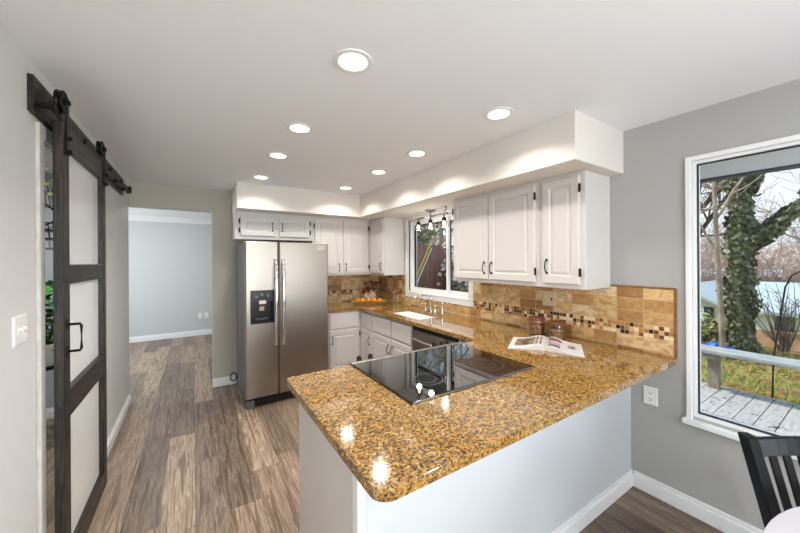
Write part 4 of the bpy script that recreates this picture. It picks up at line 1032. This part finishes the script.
# ivy-clad tree
TX, TY = 9.6, 1.79; TG = ground_z(TX, TY)
iv = thing('ivy_covered_tree', 'large tree trunk thickly covered in dark ivy beyond the deck', 'tree', (TX, TY, TG))
trunk = [(TX, TY, TG - .1), (TX, TY + .01, .6), (TX - .02, TY - .02, 1.6), (TX, TY - .02, 2.6), (TX + .02, TY + .02, 3.6), (TX - .03, TY + .06, 4.7)]
arm = [(TX, TY - .05, 1.75), (TX, TY - .32, 2.02), (TX + .05, TY - .62, 2.36), (TX + .05, TY - .95, 2.68), (TX, TY - 1.5, 3.3), (TX, TY - 2.2, 3.8)]
fork = [(TX, TY, 2.9), (TX, TY - .22, 3.4), (TX + .05, TY - .45, 4.1), (TX, TY - .7, 5.0)]
b = MB(); b.tube(trunk, [.15, .13, .12, .11, .10, .07], 12); b.tube(arm, [.09, .08, .07, .06, .05, .03], 8); b.tube(fork, [.10, .08, .06, .04], 8)
rr = random.Random(11)
for p0, d0 in (((TX, TY - .05, 3.3), (.1, -.8, .7)), ((TX, TY + .05, 3.0), (.1, .8, .6)), ((TX, TY - 1.4, 3.25), (0, -.3, 1)), ((TX, TY - .8, 2.75), (.1, -.4, .8)), ((TX, TY, 4.3), (0, .4, 1)), ((TX, TY - .4, 4.0), (0, -.7, .8))):
    limb(b, p0, d0, .045, 5, rr, 2, .75, seglen=.34)
obj('trunk', b, BARK, iv, smooth=R(60))
b = MB()
def ivy_on(path, rad, count):
    path = [Vector(p_) for p_ in path]
    for k in range(count):
        i = rr.randrange(len(path) - 1); f_ = rr.random(); c = path[i].lerp(path[i + 1], f_); ax = (path[i + 1] - path[i]).normalized()
        a = ax.cross(Vector((.3, .9, .1))).normalized(); bb_ = ax.cross(a); th = rr.uniform(0, 6.283); o_ = a * math.cos(th) + bb_ * math.sin(th)
        lump = 1 + .30 * math.sin(c.z * 5 + th * 2) + .22 * math.sin(c.z * 13 + th * 3) ; rad_ = rad[i] + (rad[i + 1] - rad[i]) * f_
        c = c + o_ * rad_ * lump * rr.uniform(.70, 1.22); s_ = rr.uniform(.028, .058)
        nrm = (o_ + Vector([rr.uniform(-.6, .6) for _ in range(3)])).normalized(); e1 = nrm.cross(Vector((0, 0, 1)))
        if e1.length < .1: continue
        e1.normalize(); e2 = nrm.cross(e1)
        b._f([b.bm.verts.new(c + v_) for v_ in (e2 * s_ * 1.2, e1 * s_, -e2 * s_, -e1 * s_)])
ivy_on(trunk, [.21, .19, .18, .17, .19, .15], 6800); ivy_on(arm, [.13, .12, .11, .11, .10, .08], 2400); ivy_on(fork, [.18, .15, .12, .08], 900)
obj('ivy_leaves', b, IVY, iv)
# slender pale tree left of it, and a leaning tree
b = MB(); rr = random.Random(4); px, py = 8.6, 1.83; gz = ground_z(px, py)
b.tube([(px, py, gz - .1), (px, py + .03, .4), (px, py + .07, 1.4), (px, py + .10, 2.4), (px, py + .14, 3.6), (px, py + .2, 5.0)], [.048, .044, .040, .036, .030, .02], 8)
for p0, d0 in (((px, py + .08, 1.7), (0, .6, .9)), ((px, py + .1, 2.3), (.1, -.5, .9)), ((px, py + .12, 2.9), (0, .6, .7)), ((px, py + .14, 3.4), (0, -.4, .8))): limb(b, p0, d0, .026, 5, rr, 2, .7, seglen=.26)
single('slender_tree', 'slender pale-barked bare tree close beside the ivy-covered trunk', 'tree', b, BIRCH, smooth=R(60))
b = MB(); px, py = 12.0, 3.75; gz = ground_z(px, py)
b.tube([(px, py, gz - .1), (px - .3, py - .28, 1.2), (px - .5, py - .58, 2.4), (px - .6, py - .85, 3.6), (px - .7, py - 1.0, 5.2)], [.20, .17, .14, .10, .05], 8)
for p0, d0 in (((px - .3, py - .3, 1.4), (0, -.6, .9)), ((px - .5, py - .55, 2.2), (0, .7, .8)), ((px - .5, py - .65, 2.7), (0, -.8, .6)), ((px - .6, py - .85, 3.5), (0, .5, .8))): limb(b, p0, d0, .06, 5, rr, 2, .7, seglen=.45)
single('leaning_tree', 'dark bare tree with a leaning trunk at the left edge of the big window view', 'tree', b, BARK, smooth=R(60))
# blue tarp bundle by the trunk
b = MB(); rr = random.Random(8)
px, py = 8.9, 1.99; gz = ground_z(px, py)
b.sphere((px, py, gz + .14), .17, 14, 8, (1, 1.1, .8)); b.sphere((px + .05, py - .14, gz + .10), .12, 12, 8, (1, 1.2, .8))
for v_ in b.bm.verts: v_.co += Vector([rr.uniform(-.02, .02) for _ in range(3)])
single('tarp_bundle', 'small bright blue tarp bundle at the foot of the ivy-covered tree', 'tarp', b, BLUET)
# bushes of bare twigs behind the deck
def shrub(name, label, x, y, hgt, wid, m, n, seed, group=None, leafm=None, nleaf=0):
    rr = random.Random(seed); gz = ground_z(x, y); b = MB(); tips = []
    for k in range(n):
        a = rr.uniform(0, 6.283); ou = rr.uniform(.1, 1) * wid; p0 = Vector((x + rr.uniform(-.1, .1) * wid, y + rr.uniform(-.1, .1) * wid, gz - .05)); p2 = Vector((x + math.cos(a) * ou, y + math.sin(a) * ou, gz + hgt * rr.uniform(.5, 1)))
        p1 = p0.lerp(p2, .5) + Vector((rr.uniform(-.2, .2), rr.uniform(-.2, .2), .15 * hgt)) * wid
        b.tube([p0, p1, p2], [.012, .008, .003], 4, cap=False); tips += [p1, p2, p1.lerp(p2, .5)]
        for j in range(3):
            q_ = p1.lerp(p2, rr.random()); b.tube([q_, q_ + Vector((rr.uniform(-.3, .3), rr.uniform(-.3, .3), rr.uniform(0, .35))) * wid], [.006, .003], 4, cap=False)
    if not leafm: return single(name, label, 'bush', b, m, group)
    t_ = thing(name, label, 'bush', (x, y, gz), group); obj('twigs', b, m, t_)
    b = MB()
    for k in range(nleaf):
        c = rr.choice(tips) + Vector([rr.gauss(0, .14) for _ in range(3)]); s_ = rr.uniform(.03, .07); d1 = Vector([rr.uniform(-1, 1) for _ in range(3)]).normalized() * s_; d2 = d1.orthogonal().normalized() * s_ * .7
        b._f([b.bm.verts.new(p_) for p_ in (c - d1, c - d2, c + d1, c + d2)])
    obj('leaves', b, leafm, t_); return t_
shrub('bare_shrub', 'tangled bare brown shrub between the ivy-covered tree and the garden hook', 10.6, 1.32, 1.6, .6, BARK, 26, 31)
shrub('bare_shrub', 'tangled bare brown shrub beyond the deck, behind the garden hook', 9.5, .62, 1.7, .8, BARK, 30, 32)
shrub('leafy_shrub', 'low green shrub at the foot of the slender pale tree', 10.2, 2.38, .55, .5, BARK, 30, 33, None, IVY2, 500)
# houses down the slope
def house(label, x, y, w, dpt, hgt, z, roofh, ridge, wallm, brickh):
    t_ = thing('neighbour_house', label, 'house', (x + dpt / 2, y + w / 2, z))
    b = MB(); b.box(x, x + dpt, y, y + w, z, z + brickh); obj('foundation_wall', b, BRICKM, t_)
    b = MB(); b.box(x, x + dpt, y, y + w, z + brickh, z + hgt)
    if ridge == 'x': b.prism([(y, z + hgt), (y + w, z + hgt), (y + w / 2, z + hgt + roofh)], x, x + dpt, Matrix(((0, 0, 1, 0), (1, 0, 0, 0), (0, 1, 0, 0), (0, 0, 0, 1))))
    wl_ = obj('wall', b, wallm, t_)
    b = MB(); o_ = .35
    if ridge == 'x':
        for s_ in (0, 1):
            yy = (y - o_) if s_ == 0 else (y + w + o_); zz = z + hgt - o_ * roofh / (w / 2)
            b.prism([(yy, zz), (yy, zz + .12), (y + w / 2, z + hgt + roofh + .12), (y + w / 2, z + hgt + roofh)], x - o_, x + dpt + o_, Matrix(((0, 0, 1, 0), (1, 0, 0, 0), (0, 1, 0, 0), (0, 0, 0, 1))))
    else:
        b.prism([(x - o_, z + hgt - .05), (x - o_, z + hgt + .08), (x + dpt / 2, z + hgt + roofh), (x + dpt + o_, z + hgt + .08), (x + dpt + o_, z + hgt - .05)], y - o_, y + w + o_, Matrix(((1, 0, 0, 0), (0, 0, 1, 0), (0, 1, 0, 0), (0, 0, 0, 1))))
    obj('roof', b, ROOFM, t_)
    return t_, wl_
h1, wl1 = house('white-sided neighbouring house with gabled end and dark window, left of the ivy tree', 21, 4.35, 3.4, 6, 2.1, -2.9, .9, 'x', SIDING, .9)
for y in (4.78, 5.5): fw = obj('window', MB().box(20.96, 21.02, y, y + .36, -1.45, -.80), WINDARK, h1)
h2, wl2 = house('neighbouring house with long blue-grey roof downhill, right of the ivy tree', 19, -3.0, 6.1, 5, 1.9, -2.5, 1.1, 'y', SIDING, .0 + 1.2)
for y in (2.1, 1.2, .2): obj('window', MB().box(18.96, 19.02, y, y + .5, -1.25, -.70), WINDARK, h2)
h3, wl3 = house('distant low house with pale roof seen behind the slender tree', 36, 5.2, 8, 6, 2.6, -3.4, 1.4, 'y', BRICKM, .6)
# far bare trees
protos = []
for s_ in range(4):
    rr = random.Random(100 + s_); b = MB(); limb(b, (0, 0, -.3), (0, 0, 1), .13, 6, rr, 3, .55, .5, .011, .9, 5)
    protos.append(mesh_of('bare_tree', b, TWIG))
rr = random.Random(77); k = 0
spots = []
for x0_ in (30, 35, 46, 51, 57):
    y = -1.0 + (x0_ % 3)
    while y < x0_ * .42: spots.append((x0_ + rr.uniform(-1, 1), y + rr.uniform(-.7, .7))); y += 3.6
for x0_ in (9, 13.5, 18):
    y = x0_ * .95
    while y < x0_ * 1.6: spots.append((x0_ + rr.uniform(-.7, .7), y + rr.uniform(-.6, .6))); y += 3.8
for x, y in spots:
    if 33.5 < x < 44 and 3.5 < y < 15: continue
    o = bpy.data.objects.new('bare_tree', protos[k % 4]); COL.objects.link(o); o.location = (x, y, ground_z(x, y)); o.rotation_euler = (0, 0, rr.uniform(0, 6.28)); s_ = rr.uniform(.75, 1.25); o.scale = (s_, s_, s_)
    far = x > 25
    tag(o, 'tall bare brown winter tree in the hazy wood beyond the houses' if far else 'bare brown winter tree rising behind the red-brown fence', 'tree', 'bare trees of the distant wood' if far else 'bare trees behind the fence'); k += 1
# wood undergrowth
for i in range(16):
    x = 29 + 2.2 * (i % 4) + rr.uniform(-1, 1); y = x * (.0 + .40 * i / 15)
    if i < 3: shr = None
    rr2 = random.Random(200 + i % 3)
    if i < 3 or True:
        if i < 3:
            b = MB()
            for j in range(150):
                a = rr2.uniform(0, 6.283); ou = rr2.uniform(.1, 1.9); p0 = Vector((math.cos(a) * ou * .5, math.sin(a) * ou * .5, -.3)); p2 = Vector((math.cos(a) * ou, math.sin(a) * ou, rr2.uniform(1.5, 3.8)))
                p1 = p0.lerp(p2, .5) + Vector((rr2.uniform(-.3, .3), rr2.uniform(-.3, .3), 0)); b.tube([p0, p1, p2], [.03, .022, .01], 4, cap=False)
                for q in range(3): c = p1.lerp(p2, rr2.random()); b.tube([c, c + Vector((rr2.uniform(-.7, .7), rr2.uniform(-.7, .7), rr2.uniform(.1, .7)))], [.016, .008], 4, cap=False)
            if i == 0: BR = []
            BR.append(mesh_of('brush_thicket', b, TWIG))
        o = bpy.data.objects.new('brush_thicket', BR[i % 3]); COL.objects.link(o); o.location = (x, y, ground_z(x, y)); o.rotation_euler = (0, 0, rr.uniform(0, 6.28)); o.scale = (1.3, 1.3, 1.25)
        tag(o, 'brown twiggy thicket at the foot of the distant wood', 'bush', 'thickets of the distant wood')
# wooded ridge behind everything
b = MB(); n = 60; rr = random.Random(50); prof = [4.2 + 1.0 * math.sin(i * .5) + rr.uniform(-.5, .5) for i in range(n + 1)]
cols = []
for i in range(n + 1):
    y = -30 + 130 * i / n; cols.append([b.bm.verts.new(p_) for p_ in ((70, y, -6), (78, y, prof[i] * .35), (90, y, prof[i] * .75), (104, y, prof[i]), (118, y, -6))])
for A, B in zip(cols, cols[1:]):
    for j in range(4): b._f([A[j], B[j], B[j + 1], A[j + 1]])
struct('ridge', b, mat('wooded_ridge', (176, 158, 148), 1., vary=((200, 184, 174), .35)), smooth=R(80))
# fence outside the sink window
fc = thing('board_fence', 'red-brown board fence seen through the sink window', 'fence', (5, 6.0, .6))
b = MB(); x = 3.0; FT = 1.92
while x < 5.66:
    b.box(x, x + .135, 6.0, 6.02, ground_z(x, 6.0) - .1, FT + .01 * math.sin(x * 9)); x += .142
obj('board_panel', b, FENCEM, fc)
b = MB()
for z in (1.05, 1.70): b.box(3.0, 5.68, 6.021, 6.06, z, z + .08)
obj('rail', b, FENCEM, fc)
for x in (3.05, 4.35, 5.6): b = MB(); b.box(x, x + .09, 6.061, 6.14, ground_z(x, 6.1) - .2, 1.98); obj('post', b, FENCEM, fc)
b = MB(); b.tube([(3.99, 5.90, ground_z(3.9, 5.9) - .02), (4.70, 5.985, 1.93)], .020, 8); single('yellow_pole', 'yellow pole leaning against the red-brown fence', 'pole', b, YELLOW)
b = MB(); b.tube([(4.05, 5.86, ground_z(4.0, 5.9) - .02), (4.745, 5.985, 1.84)], .016, 8); single('white_pole', 'white pole leaning beside the yellow one against the fence', 'pole', b, WHITEP)
shrub('evergreen_bush', 'tall leafy green bush rising behind the red-brown fence', 4.6, 7.4, 2.6, 1.25, BARK, 60, 41, None, IVY2, 4200)
shrub('dry_bush', 'pale grey dry bush outside the right pane of the sink window', 5.35, 5.40, 1.25, .42, PALEB, 80, 43, None, PALEB, 2000)
shrub('dry_bush', 'second pale grey dry bush further right outside the sink window', 6.3, 5.3, 1.5, .85, PALEB, 80, 44, None, PALEB, 2200)
for k in range(9):
    x = 3.7 + .17 * k; gz = ground_z(x, 5.75); b = MB(); b.sphere((x, 5.72 + .03 * (k % 3), gz + .03), .06 + .012 * (k % 3), 10, 7, (1.2, 1, .9)); single('border_stone', 'pale rounded stone in the row at the foot of the fence', 'stone', b, STONE, 'stones along the fence', smooth=R(80))
